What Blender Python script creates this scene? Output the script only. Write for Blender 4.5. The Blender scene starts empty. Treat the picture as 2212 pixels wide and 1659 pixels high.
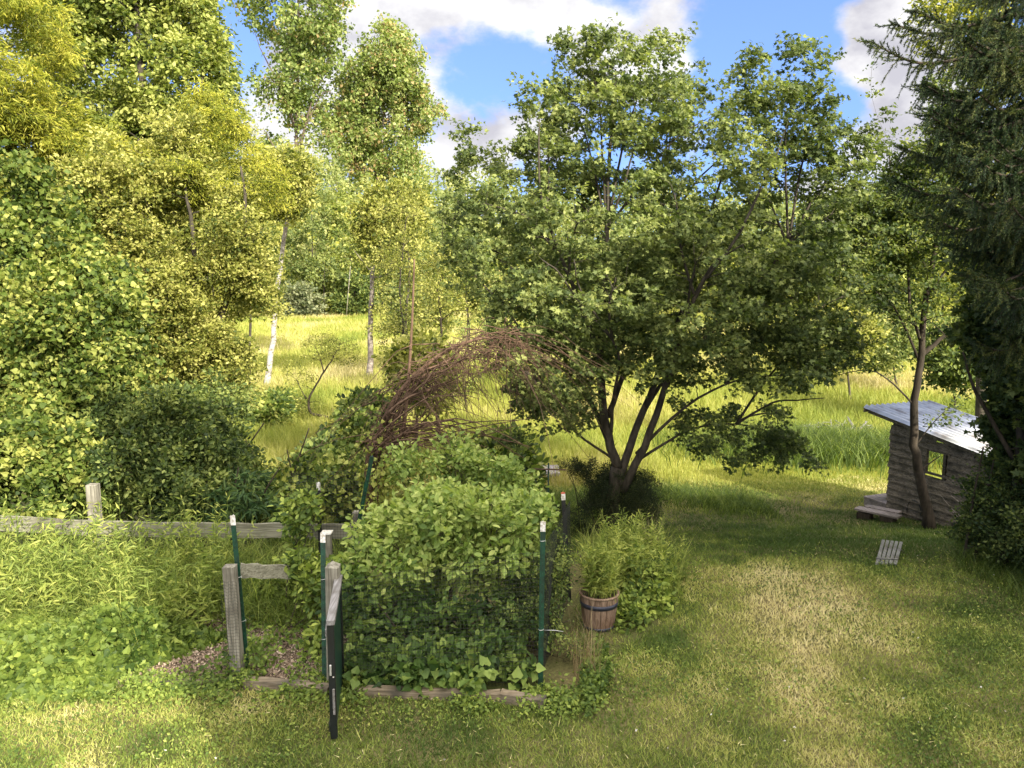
import bpy, math
import numpy as np
from mathutils import Vector
R = math.radians
rng = np.random.default_rng(11)
S = bpy.context.scene
COL = S.collection

# ------------------------------------------------------------------ camera, sky, sun, exposure
CAMZ, PITCH, FPX = 4.06, R(8.0), 773.0
cam_d = bpy.data.cameras.new('camera'); cam = bpy.data.objects.new('camera', cam_d); COL.objects.link(cam)
cam.location = (0, 0, CAMZ); cam.rotation_euler = (R(90) - PITCH, 0, 0)
cam_d.sensor_width = 36; cam_d.lens = FPX / 1024 * 36; cam_d.clip_end = 3000; cam_d.clip_start = 0.05
S.camera = cam
S.view_settings.view_transform = 'Standard'; S.view_settings.look = 'None'
S.view_settings.exposure = 1.6; S.view_settings.gamma = 1.0
SUN_EL, SUN_H = R(27), (0.57, -0.822)          # direction towards the sun, behind the camera and to the right
W = bpy.data.worlds.new('World'); S.world = W; W.use_nodes = True


def nn(nt, t, **kw):
    n = nt.nodes.new(t)
    for k, v in kw.items():
        if k.startswith('i_'):
            n.inputs[k[2:].replace('_', ' ')].default_value = v
        else:
            setattr(n, k, v)
    return n


def raydir(px, py):
    """direction of a viewing ray, photo shown 2212 wide"""
    u = (px - 1106) * 1024 / 2212 / FPX; v = (829.5 - py) * 1024 / 2212 / FPX
    return np.array([u, math.cos(PITCH) + v * math.sin(PITCH), -math.sin(PITCH) + v * math.cos(PITCH)])


def build_world():
    nt = W.node_tree; nt.nodes.clear()
    out = nn(nt, 'ShaderNodeOutputWorld'); bg = nn(nt, 'ShaderNodeBackground'); bg.inputs[1].default_value = 0.15
    sky = nn(nt, 'ShaderNodeTexSky', sky_type='NISHITA', sun_disc=False, sun_elevation=SUN_EL,
             sun_rotation=math.atan2(SUN_H[0], SUN_H[1]), altitude=200, air_density=1.0, dust_density=0.6, ozone_density=2.5)
    co = nn(nt, 'ShaderNodeTexCoord')
    L = nt.links.new
    sv = nn(nt, 'ShaderNodeVectorMath', operation='ADD'); sv.inputs[1].default_value = (0, 0, .36); L(co.outputs['Generated'], sv.inputs[0]); L(sv.outputs[0], sky.inputs['Vector'])
    # cloud density: fractal noise on the direction, plus banks of cloud at chosen bearings
    mp = nn(nt, 'ShaderNodeMapping'); mp.inputs['Scale'].default_value = (1, 1, 1.7); mp.inputs['Location'].default_value = (3.1, 0.4, 1.7)
    L(co.outputs['Generated'], mp.inputs[0])
    n1 = nn(nt, 'ShaderNodeTexNoise'); n1.inputs['Scale'].default_value = 7.0; n1.inputs['Detail'].default_value = 9; n1.inputs['Roughness'].default_value = 0.58
    L(mp.outputs[0], n1.inputs['Vector'])
    am = nn(nt, 'ShaderNodeMath', operation='MULTIPLY_ADD'); am.inputs[1].default_value = 1.9; am.inputs[2].default_value = -.45; L(n1.outputs['Fac'], am.inputs[0])
    acc = am.outputs[0]
    def blob(px, py, r, a):
        nonlocal acc
        d = raydir(px, py); d = d / np.linalg.norm(d)
        dist = nn(nt, 'ShaderNodeVectorMath', operation='DISTANCE'); dist.inputs[1].default_value = tuple(d)
        L(co.outputs['Generated'], dist.inputs[0])
        mr = nn(nt, 'ShaderNodeMapRange', interpolation_type='SMOOTHSTEP')
        mr.inputs['From Min'].default_value = 0; mr.inputs['From Max'].default_value = r
        mr.inputs['To Min'].default_value = a; mr.inputs['To Max'].default_value = 0
        L(dist.outputs['Value'], mr.inputs['Value'])
        ad = nn(nt, 'ShaderNodeMath', operation='ADD'); L(acc, ad.inputs[0]); L(mr.outputs[0], ad.inputs[1]); acc = ad.outputs[0]
    for b in [(800, 20, .16, .30), (960, 10, .17, .34), (1110, 30, .13, .34), (1150, 90, .07, .16), (1040, 270, .11, .36), (1160, 260, .10, .30), (960, 330, .10, .26), (640, 230, .17, .32), (740, 150, .12, .2),
              (1290, 70, .075, .26), (1400, 110, .11, .30), (1480, 200, .09, .24), (1520, -20, .07, .26), (1930, 10, .13, .38), (1850, 60, .06, .2), (1880, 140, .085, .26), (1960, 160, .10, .30), (1900, 350, .15, .32), (1740, 210, .03, .12),
              (1060, 145, .10, -.42), (1150, 160, .10, -.40), (930, 90, .05, -.2), (1020, 165, .06, -.2), (1330, 10, .07, -.2), (1640, 110, .17, -.36), (1780, 170, .09, -.3), (1560, 170, .08, -.2), (510, 120, .10, -.25), (1850, 230, .05, -.22), (800, 370, .05, -.15), (1700, 20, .12, -.3)]:
        blob(*b)
    ramp = nn(nt, 'ShaderNodeMapRange', interpolation_type='SMOOTHSTEP')
    ramp.inputs['From Min'].default_value = 0.44; ramp.inputs['From Max'].default_value = 0.80
    L(acc, ramp.inputs['Value'])
    n2 = nn(nt, 'ShaderNodeTexNoise'); n2.inputs['Scale'].default_value = 11; n2.inputs['Detail'].default_value = 7; n2.inputs['Roughness'].default_value = 0.55
    mp2 = nn(nt, 'ShaderNodeMapping'); mp2.inputs['Location'].default_value = (7, 2, 5); mp2.inputs['Scale'].default_value = (1, 1, 1.6)
    L(co.outputs['Generated'], mp2.inputs[0]); L(mp2.outputs[0], n2.inputs['Vector'])
    cr = nn(nt, 'ShaderNodeValToRGB')
    cr.color_ramp.elements[0].position = 0.36; cr.color_ramp.elements[0].color = (1.50, 1.48, 1.64, 1)
    cr.color_ramp.elements[1].position = 0.62; cr.color_ramp.elements[1].color = (2.60, 2.58, 2.58, 1)
    L(n2.outputs['Fac'], cr.inputs[0])
    tint = nn(nt, 'ShaderNodeMix', data_type='RGBA', blend_type='MULTIPLY'); tint.inputs[0].default_value = 1
    L(sky.outputs[0], tint.inputs[6]); tint.inputs[7].default_value = (.95, .96, 1.12, 1)
    # clouds out of view overhead and towards the sun, added thicker and brighter as fill
    dt = nn(nt, 'ShaderNodeVectorMath', operation='DOT_PRODUCT'); dt.inputs[1].default_value = (.35, -.50, .79); L(co.outputs['Generated'], dt.inputs[0])
    br = nn(nt, 'ShaderNodeMapRange', interpolation_type='SMOOTHSTEP'); br.inputs['From Min'].default_value = .15; br.inputs['From Max'].default_value = .85
    br.inputs['To Min'].default_value = 1; br.inputs['To Max'].default_value = 5.0; L(dt.outputs['Value'], br.inputs['Value'])
    cov = nn(nt, 'ShaderNodeMapRange', interpolation_type='SMOOTHSTEP'); cov.inputs['From Min'].default_value = .15; cov.inputs['From Max'].default_value = .6
    cov.inputs['To Max'].default_value = .8; L(dt.outputs['Value'], cov.inputs['Value'])
    mxx = nn(nt, 'ShaderNodeMath', operation='MAXIMUM'); L(ramp.outputs[0], mxx.inputs[0]); L(cov.outputs[0], mxx.inputs[1])
    vs = nn(nt, 'ShaderNodeVectorMath', operation='SCALE'); L(cr.outputs[0], vs.inputs[0]); L(br.outputs[0], vs.inputs['Scale'])
    wm = nn(nt, 'ShaderNodeMix', data_type='RGBA', blend_type='MULTIPLY'); wm.inputs[7].default_value = (1.08, 1.0, .84, 1); L(cov.outputs[0], wm.inputs[0]); L(vs.outputs[0], wm.inputs[6])
    mx = nn(nt, 'ShaderNodeMix', data_type='RGBA')
    L(mxx.outputs[0], mx.inputs[0]); L(tint.outputs[2], mx.inputs[6]); L(wm.outputs[2], mx.inputs[7])
    L(mx.outputs[2], bg.inputs[0]); L(bg.outputs[0], out.inputs[0])


build_world()
sun_d = bpy.data.lights.new('sun', 'SUN'); sun_d.energy = 3.2; sun_d.angle = R(0.53); sun_d.color = (1.0, 0.93, 0.80)
sun = bpy.data.objects.new('sun', sun_d); COL.objects.link(sun)
ce = math.cos(SUN_EL)
sun.rotation_euler = Vector((SUN_H[0] * ce, SUN_H[1] * ce, math.sin(SUN_EL))).to_track_quat('Z', 'Y').to_euler()

# ------------------------------------------------------------------ geometry helpers
def sm(a, b, x):
    t = np.clip((np.asarray(x, float) - a) / (b - a), 0, 1); return t * t * (3 - 2 * t)


def vnoise(x, y, seed=0):
    x = np.asarray(x, float); y = np.asarray(y, float)
    xi = np.floor(x).astype(np.int64); yi = np.floor(y).astype(np.int64); fx = x - xi; fy = y - yi
    fx = fx * fx * (3 - 2 * fx); fy = fy * fy * (3 - 2 * fy)
    def h(a, b):
        v = np.sin(a * 127.1 + b * 311.7 + seed * 74.7) * 43758.5453; return v - np.floor(v)
    return (h(xi, yi) * (1 - fx) + h(xi + 1, yi) * fx) * (1 - fy) + (h(xi, yi + 1) * (1 - fx) + h(xi + 1, yi + 1) * fx) * fy


def fbm(x, y, seed=0, o=4):
    t = 0; a = .5
    for i in range(o):
        t = t + a * vnoise(x * 2 ** i, y * 2 ** i, seed + i); a *= .5
    return t / (1 - .5 ** o)


def gz(x, y):
    x = np.asarray(x, float); y = np.asarray(y, float)
    z = -1.0 * sm(9.6, 16.5, y) - 0.9 * sm(15, 32, y)
    z = z + .05 * (fbm(x * .35, y * .35, 3, 3) - .5)
    z = z + 1.6 * sm(45, 110, y) * sm(0, 60, x) * .4
    hill = 29 * sm(118, 215, y) * (.50 + .50 * sm(35, -60, x)) * (1 - .2 * sm(300, 900, y)) + 5 * sm(200, 500, np.abs(x)) * sm(60, 300, y)
    return z + hill


def Pt(px, py, D):
    d = raydir(px, py); d = d * (D / d[1]); return np.array([d[0], d[1], d[2] + CAMZ])


def G(px, py):
    d = raydir(px, py); D = 8.0
    for _ in range(60):
        x = d[0] / d[1] * D; z = gz(x, D); t = (CAMZ - z) / (-d[2] / d[1]); D = D * .5 + t * .5
    return np.array([d[0] / d[1] * D, D, float(gz(d[0] / d[1] * D, D))])


def sc(D): return 1024 / 2212 / FPX * D          # metres per displayed pixel at depth D


class MB:
    """collects polygons for ONE mesh object"""
    def __init__(s): s.V = []; s.F = []; s.n = 0
    def add(s, V, F, mat=0, tint=None, smooth=False):
        V = np.asarray(V, float).reshape(-1, 3); F = np.asarray(F, np.int64)
        if len(F) == 0: return
        t = np.full(len(F), .5) if tint is None else np.broadcast_to(np.asarray(tint, float), (len(F),))
        s.V.append(V); s.F.append((F + s.n, mat, t, smooth)); s.n += len(V)
    def build(s, name, mats, parent=None, origin=(0, 0, 0)):
        me = bpy.data.meshes.new(name)
        V = np.concatenate(s.V) - np.asarray(origin, float)
        me.vertices.add(len(V)); me.vertices.foreach_set('co', V.astype(np.float32).ravel())
        loops = np.concatenate([f.ravel() for f, _, _, _ in s.F])
        cnt = np.concatenate([np.full(len(f), f.shape[1]) for f, _, _, _ in s.F])
        me.loops.add(len(loops)); me.loops.foreach_set('vertex_index', loops.astype(np.int32))
        me.polygons.add(len(cnt)); me.polygons.foreach_set('loop_start', np.concatenate([[0], np.cumsum(cnt)[:-1]]).astype(np.int32))
        me.polygons.foreach_set('material_index', np.concatenate([np.full(len(f), m) for f, m, _, _ in s.F]).astype(np.int32))
        me.polygons.foreach_set('use_smooth', np.concatenate([np.full(len(f), sm_) for f, _, _, sm_ in s.F]))
        at = me.attributes.new('tint', 'FLOAT', 'FACE'); at.data.foreach_set('value', np.concatenate([t for _, _, t, _ in s.F]).astype(np.float32))
        for m in (mats if isinstance(mats, (list, tuple)) else [mats]): me.materials.append(m)
        me.update(calc_edges=True); me.validate()
        o = bpy.data.objects.new(name, me); COL.objects.link(o)
        if parent is not None: o.parent = parent
        else: o.location = origin
        return o


def tag(o, label=None, cat=None, group=None, kind=None):
    if label: o['label'] = label
    if cat: o['category'] = cat
    if group: o['group'] = group
    if kind: o['kind'] = kind
    return o


def thing(name, label, cat, loc, group=None):
    o = bpy.data.objects.new(name, None); COL.objects.link(o); o.location = tuple(loc); o.empty_display_size = .2
    return tag(o, label, cat, group)


def nrm(a): return a / (np.linalg.norm(a, axis=-1, keepdims=True) + 1e-9)


def tubes(mb, P, Rr, sides=5, mat=0, tint=.5, flat=None):
    """P (B,m,3) polylines, Rr (B,m) radii"""
    P = np.asarray(P, float); Rr = np.asarray(Rr, float)
    if P.ndim == 2: P = P[None]; Rr = Rr[None]
    B, m, _ = P.shape
    T = np.gradient(P, axis=1); T = nrm(T)
    mt = nrm(P[:, -1] - P[:, 0])
    ref = np.where(np.abs(mt[:, 2:3]) > .75, np.array([[1., .13, 0]]), np.array([[.0, .1, 1.]]))[:, None, :]
    A = nrm(np.cross(T, np.broadcast_to(ref, T.shape))); Bn = np.cross(T, A)
    th = np.arange(sides) / sides * 2 * math.pi
    V = P[:, :, None] + Rr[:, :, None, None] * (A[:, :, None] * np.cos(th)[None, None, :, None] + Bn[:, :, None] * np.sin(th)[None, None, :, None])
    idx = np.arange(B * m * sides).reshape(B, m, sides)
    a = idx[:, :-1]; b = idx[:, 1:]
    F = np.stack([a, np.roll(a, -1, 2), np.roll(b, -1, 2), b], -1).reshape(-1, 4)
    mb.add(V, F, mat, np.repeat(np.broadcast_to(np.asarray(tint, float), (B,)), (m - 1) * sides), True)
    # end caps
    if sides > 3:
        caps = np.concatenate([idx[:, 0, ::-1], idx[:, -1]])
        mb.F.append((caps + (mb.n - B * m * sides), mat, np.full(len(caps), float(np.mean(tint))), False))


def box(mb, c, size, mat=0, axes=None, tint=.5, taper=1.0, bev=0.0):
    """box centred at c with half-axes; axes = 3 unit vectors"""
    ax = np.eye(3) if axes is None else np.asarray(axes, float); hx, hy, hz = np.asarray(size) / 2
    if bev <= 0: bev = min(size) * .06
    V = []; F = []
    pts = [(-1, -1), (1, -1), (1, 1), (-1, 1)]
    b = bev
    rings = [(hz * -1, -b), (hz * -1 + b, 0), (hz - b, 0), (hz, -b)]
    for k, (z, ins) in enumerate(rings):
        tp = 1.0 if k < 2 else taper
        X = hx * tp; Y = hy * tp
        for sx, sy in pts:
            for q in ((0, 1) if sx * sy > 0 else (1, 0)):
                x = sx * (X + ins - (b if q == 1 else 0)); y = sy * (Y + ins - (b if q == 0 else 0))
                V.append((x, y, z))
    V = np.array(V) @ ax + np.asarray(c)
    for r in range(3):
        for i in range(8):
            F.append((r * 8 + i, r * 8 + (i + 1) % 8, r * 8 + 8 + (i + 1) % 8, r * 8 + 8 + i))
    mb.add(V, F, mat, tint)
    n = mb.n - 32
    mb.F.append((np.array([[n + i for i in range(7, -1, -1)], [n + 24 + i for i in range(8)]]), mat, np.full(2, float(tint)), False))


TPL = {
 'diamond': ([(0, 0, 0), (.32, .45, .08), (0, 1, 0), (-.32, .45, .08)], [(0, 1, 2), (0, 2, 3)]),
 'oval': ([(0, 0, 0), (.24, .25, .07), (.27, .62, .07), (0, 1, -.04), (-.27, .62, .07), (-.24, .25, .07), ], [(0, 1, 2, 3), (0, 3, 4, 5)]),
 'heart': ([(0, .08, 0), (.3, 0, .05), (.48, .3, .08), (0, 1, -.06), (-.48, .3, .08), (-.3, 0, .05)], [(0, 1, 2, 3), (0, 3, 4, 5)]),
 'lance': ([(0, 0, 0), (.11, .35, .03), (0, 1, -.18), (-.11, .35, .03)], [(0, 1, 2), (0, 2, 3)]),
 'needle': ([(-.05, 0, 0), (.05, 0, 0), (0, 1, 0)], [(0, 1, 2)]),
 'maple': ([(0, 0, 0), (.34, .02, .05), (.24, .24, 0), (.60, .48, -.03), (.20, .56, .04), (0, 1, -.06), (-.20, .56, .04), (-.60, .48, -.03), (-.24, .24, 0), (-.34, .02, .05)],
           [(0, 1, 2, 3, 4, 5, 6, 7, 8, 9)]),
}


def leaves(mb, P, size, tpl='diamond', up=1.0, droop=0.0, dirs=None, mat=0, tint=None, dirw=1.0):
    """one leaf at each point; up = how strongly the blade faces the sky"""
    n = len(P)
    if n == 0: return
    T, F = TPL[tpl]; T = np.array(T, float); k = len(T)
    N = nrm(rng.normal(size=(n, 3)) + np.array([.25 * up, -.45 * up, up * 1.25]))
    D = rng.normal(size=(n, 3)) * .8
    if dirs is not None: D = D * .45 + dirs * dirw
    D[:, 2] -= droop
    D = nrm(D - N * np.sum(D * N, 1, keepdims=True)); X = np.cross(D, N)
    size = np.broadcast_to(np.asarray(size, float), (n,)) * (.42 + .95 * rng.random(n) ** .8)
    V = P[:, None] + size[:, None, None] * (X[:, None] * T[None, :, 0, None] + D[:, None] * T[None, :, 1, None] + N[:, None] * T[None, :, 2, None])
    if tint is None: tint = rng.normal(.5, .18, n)
    tint = np.clip(np.broadcast_to(tint, (n,)), 0, 1)
    off = (np.arange(n) * k)[:, None, None]
    if len(set(len(f) for f in F)) == 1:
        FF = (np.array(F)[None] + off).reshape(-1, len(F[0]))
        mb.add(V, FF, mat, np.repeat(tint, len(F)))


def ribbons(mb, base, h, w, lean, mat=0, tint=None, m=4, az=None, curl=1.0):
    """grass blades: curved tapering strips"""
    n = len(base)
    az = rng.uniform(0, 2 * math.pi, n) if az is None else az
    h = np.broadcast_to(h, (n,)); lean = np.broadcast_to(lean, (n,)); w = np.broadcast_to(w, (n,))
    t = np.linspace(0, 1, m)
    dx = np.stack([np.cos(az), np.sin(az), np.zeros(n)], 1)
    sd = rng.uniform(0, math.pi, n); side = np.stack([np.cos(sd), np.sin(sd), np.zeros(n)], 1)
    out = (lean * h)[:, None] * (t ** 1.8)[None]
    zz = h[:, None] * (t[None] - curl * .45 * np.minimum(lean[:, None], 1.6) * t[None] ** 2.6)
    C = base[:, None] + dx[:, None] * out[..., None] + np.array([0, 0, 1.0]) * zz[..., None]
    ww = w[:, None] * np.clip(1.02 - t[None] ** 1.7, .03, 1)
    V = np.stack([C - side[:, None] * ww[..., None] * .5, C + side[:, None] * ww[..., None] * .5], 2)
    idx = np.arange(n * m * 2).reshape(n, m, 2)
    F = np.stack([idx[:, :-1, 0], idx[:, :-1, 1], idx[:, 1:, 1], idx[:, 1:, 0]], -1).reshape(-1, 4)
    if tint is None: tint = rng.normal(.5, .2, n)
    mb.add(V, F, mat, np.repeat(np.clip(np.broadcast_to(tint, (n,)), 0, 1), m - 1), True)


def blades(mb, base, h, w, lean, tint, mat=0):
    """lawn grass: single triangles"""
    n = len(base); az = rng.uniform(0, 2 * math.pi, n); sd = rng.uniform(0, math.pi, n)
    side = np.stack([np.cos(sd), np.sin(sd), np.zeros(n)], 1) * (np.broadcast_to(w, (n,)) * .5)[:, None]
    tip = base + np.stack([np.cos(az) * lean * h, np.sin(az) * lean * h, h * np.ones(n)], 1)
    V = np.stack([base - side, base + side, tip], 1)
    mb.add(V, np.arange(n * 3).reshape(n, 3), mat, np.clip(tint, 0, 1))


def smooth_line(pts, m=None):
    pts = np.asarray(pts, float); n = len(pts); m = m or (n - 1) * 4 + 1
    t = np.linspace(0, n - 1, m); i = np.clip(np.floor(t).astype(int), 0, n - 2); f = (t - i)[:, None]
    g = lambda k: pts[np.clip(k, 0, n - 1)]
    p0, p1, p2, p3 = g(i - 1), g(i), g(i + 1), g(i + 2)
    return .5 * ((2 * p1) + (-p0 + p2) * f + (2 * p0 - 5 * p1 + 4 * p2 - p3) * f ** 2 + (-p0 + 3 * p1 - 3 * p2 + p3) * f ** 3)


# ------------------------------------------------------------------ materials
def new_mat(name):
    m = bpy.data.materials.new(name); m.use_nodes = True; nt = m.node_tree; nt.nodes.clear()
    return m, nt, nn(nt, 'ShaderNodeOutputMaterial'), nt.links.new


def ramp_node(nt, stops):
    r = nn(nt, 'ShaderNodeValToRGB'); e = r.color_ramp.elements
    e[0].position = stops[0][0]; e[0].color = (*stops[0][1], 1); e[1].position = stops[-1][0]; e[1].color = (*stops[-1][1], 1)
    for p, c in stops[1:-1]:
        k = e.new(p); k.color = (*c, 1)
    return r


def leaf_mat(name, stops, trans=.35, tcol=(1.25, 1.35, .55), rough=.55, clump=1.3, spec=.25):
    m, nt, out, L = new_mat(name)
    at = nn(nt, 'ShaderNodeAttribute', attribute_name='tint')
    tc = nn(nt, 'ShaderNodeTexCoord'); no = nn(nt, 'ShaderNodeTexNoise'); no.inputs['Scale'].default_value = clump; no.inputs['Detail'].default_value = 2
    L(tc.outputs['Object'], no.inputs['Vector'])
    ma = nn(nt, 'ShaderNodeMath', operation='MULTIPLY_ADD'); ma.inputs[1].default_value = .9; L(no.outputs['Fac'], ma.inputs[0])
    sb = nn(nt, 'ShaderNodeMath', operation='SUBTRACT'); L(at.outputs['Fac'], sb.inputs[0]); sb.inputs[1].default_value = .45; L(sb.outputs[0], ma.inputs[2])
    rp = ramp_node(nt, stops); L(ma.outputs[0], rp.inputs[0])
    pb = nn(nt, 'ShaderNodeBsdfPrincipled'); pb.inputs['Roughness'].default_value = rough; pb.inputs['Specular IOR Level'].default_value = spec
    L(rp.outputs[0], pb.inputs['Base Color'])
    tr = nn(nt, 'ShaderNodeBsdfTranslucent'); mu = nn(nt, 'ShaderNodeMix', data_type='RGBA', blend_type='MULTIPLY'); mu.inputs[0].default_value = 1
    L(rp.outputs[0], mu.inputs[6]); mu.inputs[7].default_value = (*tcol, 1); L(mu.outputs[2], tr.inputs[0])
    mx = nn(nt, 'ShaderNodeMixShader'); mx.inputs[0].default_value = trans
    L(pb.outputs[0], mx.inputs[1]); L(tr.outputs[0], mx.inputs[2]); L(mx.outputs[0], out.inputs[0])
    return m


def bark_mat(name, c1, c2, scale=6, stretch=(1, 1, .25), bump=.4, rough=.9, contrast=(.35, .65)):
    m, nt, out, L = new_mat(name)
    tc = nn(nt, 'ShaderNodeTexCoord'); mp = nn(nt, 'ShaderNodeMapping'); mp.inputs['Scale'].default_value = stretch
    no = nn(nt, 'ShaderNodeTexNoise'); no.inputs['Scale'].default_value = scale; no.inputs['Detail'].default_value = 8; no.inputs['Roughness'].default_value = .65
    L(tc.outputs['Object'], mp.inputs[0]); L(mp.outputs[0], no.inputs['Vector'])
    rp = ramp_node(nt, [(contrast[0], c1), (contrast[1], c2)]); L(no.outputs['Fac'], rp.inputs[0])
    pb = nn(nt, 'ShaderNodeBsdfPrincipled'); pb.inputs['Roughness'].default_value = rough; pb.inputs['Specular IOR Level'].default_value = .2
    L(rp.outputs[0], pb.inputs['Base Color'])
    if bump:
        bp = nn(nt, 'ShaderNodeBump'); bp.inputs['Strength'].default_value = bump; bp.inputs['Distance'].default_value = .02
        L(no.outputs['Fac'], bp.inputs['Height']); L(bp.outputs[0], pb.inputs['Normal'])
    L(pb.outputs[0], out.inputs[0]); return m


def wood_mat(name, c1, c2, axis='X', scale=1.0, stain=(.09, .08, .06)):
    """weathered board: long grain streaks, knots and grime"""
    m, nt, out, L = new_mat(name)
    tc = nn(nt, 'ShaderNodeTexCoord'); mp = nn(nt, 'ShaderNodeMapping')
    st = {'X': (1.2, 26, 26), 'Y': (26, 1.2, 26), 'Z': (26, 26, 1.2)}[axis]
    mp.inputs['Scale'].default_value = tuple(v * scale for v in st)
    no = nn(nt, 'ShaderNodeTexNoise'); no.inputs['Scale'].default_value = 1.6; no.inputs['Detail'].default_value = 8; no.inputs['Distortion'].default_value = 1.2
    L(tc.outputs['Object'], mp.inputs[0]); L(mp.outputs[0], no.inputs['Vector'])
    rp = ramp_node(nt, [(.36, c1), (.62, c2)]); L(no.outputs['Fac'], rp.inputs[0])
    n2 = nn(nt, 'ShaderNodeTexNoise'); n2.inputs['Scale'].default_value = 3.2; n2.inputs['Detail'].default_value = 6; L(tc.outputs['Object'], n2.inputs['Vector'])
    r2 = ramp_node(nt, [(.5, (0, 0, 0)), (.72, (1, 1, 1))]); L(n2.outputs['Fac'], r2.inputs[0])
    mx = nn(nt, 'ShaderNodeMix', data_type='RGBA'); L(r2.outputs[0], mx.inputs[0]); L(rp.outputs[0], mx.inputs[6]); mx.inputs[7].default_value = (*stain, 1)
    pb = nn(nt, 'ShaderNodeBsdfPrincipled'); pb.inputs['Roughness'].default_value = .85; pb.inputs['Specular IOR Level'].default_value = .2
    L(mx.outputs[2], pb.inputs['Base Color'])
    bp = nn(nt, 'ShaderNodeBump'); bp.inputs['Strength'].default_value = .5; bp.inputs['Distance'].default_value = .006
    L(no.outputs['Fac'], bp.inputs['Height']); L(bp.outputs[0], pb.inputs['Normal']); L(pb.outputs[0], out.inputs[0]); return m


def plain_mat(name, c, rough=.5, metal=0.0, var=.25, scale=8, spec=.4, dirt=None):
    m, nt, out, L = new_mat(name)
    tc = nn(nt, 'ShaderNodeTexCoord'); no = nn(nt, 'ShaderNodeTexNoise'); no.inputs['Scale'].default_value = scale; no.inputs['Detail'].default_value = 6
    L(tc.outputs['Object'], no.inputs['Vector'])
    d = dirt or tuple(v * (1 - var) for v in c)
    rp = ramp_node(nt, [(.38, d), (.6, c)]); L(no.outputs['Fac'], rp.inputs[0])
    pb = nn(nt, 'ShaderNodeBsdfPrincipled'); pb.inputs['Roughness'].default_value = rough; pb.inputs['Metallic'].default_value = metal
    pb.inputs['Specular IOR Level'].default_value = spec
    L(rp.outputs[0], pb.inputs['Base Color']); L(pb.outputs[0], out.inputs[0]); return m


M = {}
M['ash'] = leaf_mat('ash_leaf', [(.15, (.07, .105, .018)), (.5, (.24, .28, .055)), (.85, (.44, .45, .13))])
M['yellow'] = leaf_mat('yellow_leaf', [(.1, (.08, .11, .012)), (.5, (.28, .30, .035)), (.9, (.52, .48, .08))])
M['viburnum'] = leaf_mat('viburnum_leaf', [(.1, (.06, .085, .014)), (.5, (.25, .26, .05)), (.92, (.52, .49, .15))])
M['vine'] = leaf_mat('vine_leaf', [(.1, (.03, .055, .010)), (.5, (.12, .17, .03)), (.92, (.42, .43, .11))])
M['shrub'] = leaf_mat('shrub_leaf', [(.1, (.022, .04, .010)), (.5, (.085, .125, .03)), (.9, (.28, .32, .085))])
M['bluegreen'] = leaf_mat('bluegreen_leaf', [(.1, (.025, .055, .018)), (.5, (.065, .12, .04)), (.9, (.16, .22, .06))])
M['poplar'] = leaf_mat('poplar_leaf', [(.1, (.07, .11, .025)), (.5, (.20, .26, .065)), (.85, (.38, .41, .14)), (1, (.38, .27, .12))], rough=.4)
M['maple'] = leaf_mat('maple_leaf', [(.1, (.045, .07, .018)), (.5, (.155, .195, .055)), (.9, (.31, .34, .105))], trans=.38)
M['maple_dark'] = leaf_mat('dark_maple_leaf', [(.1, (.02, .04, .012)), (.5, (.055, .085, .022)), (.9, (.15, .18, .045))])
M['cherry'] = leaf_mat('cherry_leaf', [(.1, (.02, .042, .010)), (.5, (.075, .11, .025)), (.9, (.25, .28, .06))])
M['spruce'] = leaf_mat('spruce_needle', [(.1, (.012, .03, .012)), (.5, (.040, .070, .020)), (.9, (.18, .19, .045))], trans=.12)
M['blueberry'] = leaf_mat('blueberry_leaf', [(.1, (.10, .16, .035)), (.5, (.25, .33, .08)), (.9, (.42, .47, .14))], trans=.4, clump=2)
M['creeper'] = leaf_mat('creeper_leaf', [(.1, (.025, .055, .012)), (.5, (.085, .145, .032)), (.9, (.24, .31, .07))], clump=2.5)
M['ivy'] = leaf_mat('ground_ivy_leaf', [(.1, (.04, .075, .012)), (.5, (.16, .22, .04)), (.9, (.36, .42, .085))], clump=1.5)
M['herb'] = leaf_mat('herb_leaf', [(.1, (.06, .095, .018)), (.5, (.20, .26, .055)), (.9, (.44, .46, .12))], trans=.4, clump=2)
M['lawn'] = leaf_mat('lawn_grass_blade', [(0, (.06, .105, .018)), (.25, (.18, .24, .04)), (.5, (.36, .375, .09)), (.72, (.56, .51, .20)), (1, (.72, .63, .33))], trans=.25, tcol=(1.1, 1.1, .7), clump=.9, rough=.6)
M['meadow'] = leaf_mat('meadow_grass_blade', [(0, (.13, .18, .03)), (.4, (.28, .32, .06)), (.7, (.42, .41, .10)), (1, (.52, .45, .22))], trans=.35, tcol=(1.15, 1.15, .6), clump=.06)
M['wood'] = leaf_mat('distant_leaf', [(.1, (.08, .12, .03)), (.5, (.22, .26, .08)), (.9, (.38, .38, .14))], clump=.12)
M['willow'] = leaf_mat('willow_leaf', [(.1, (.09, .12, .06)), (.5, (.19, .21, .11)), (.9, (.30, .31, .17))])
M['juniper'] = leaf_mat('juniper_needle', [(.1, (.012, .022, .008)), (.5, (.03, .045, .014)), (.9, (.07, .085, .025))], trans=.15)
M['straw'] = leaf_mat('straw', [(.1, (.16, .10, .05)), (.5, (.32, .24, .12)), (.9, (.5, .42, .24))], trans=.1)
M['bark'] = bark_mat('grey_bark', (.03, .026, .018), (.095, .08, .06), 9)
M['bark_dark'] = bark_mat('dark_bark', (.022, .018, .012), (.07, .055, .038), 10)
M['bark_grey'] = bark_mat('grey_poplar_bark', (.10, .08, .065), (.34, .29, .25), 4, (1, 1, 1.6))
M['bark_birch'] = bark_mat('pale_poplar_bark', (.12, .10, .08), (.62, .58, .50), 5, (1, 1, 2.2), contrast=(.36, .47))
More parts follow.
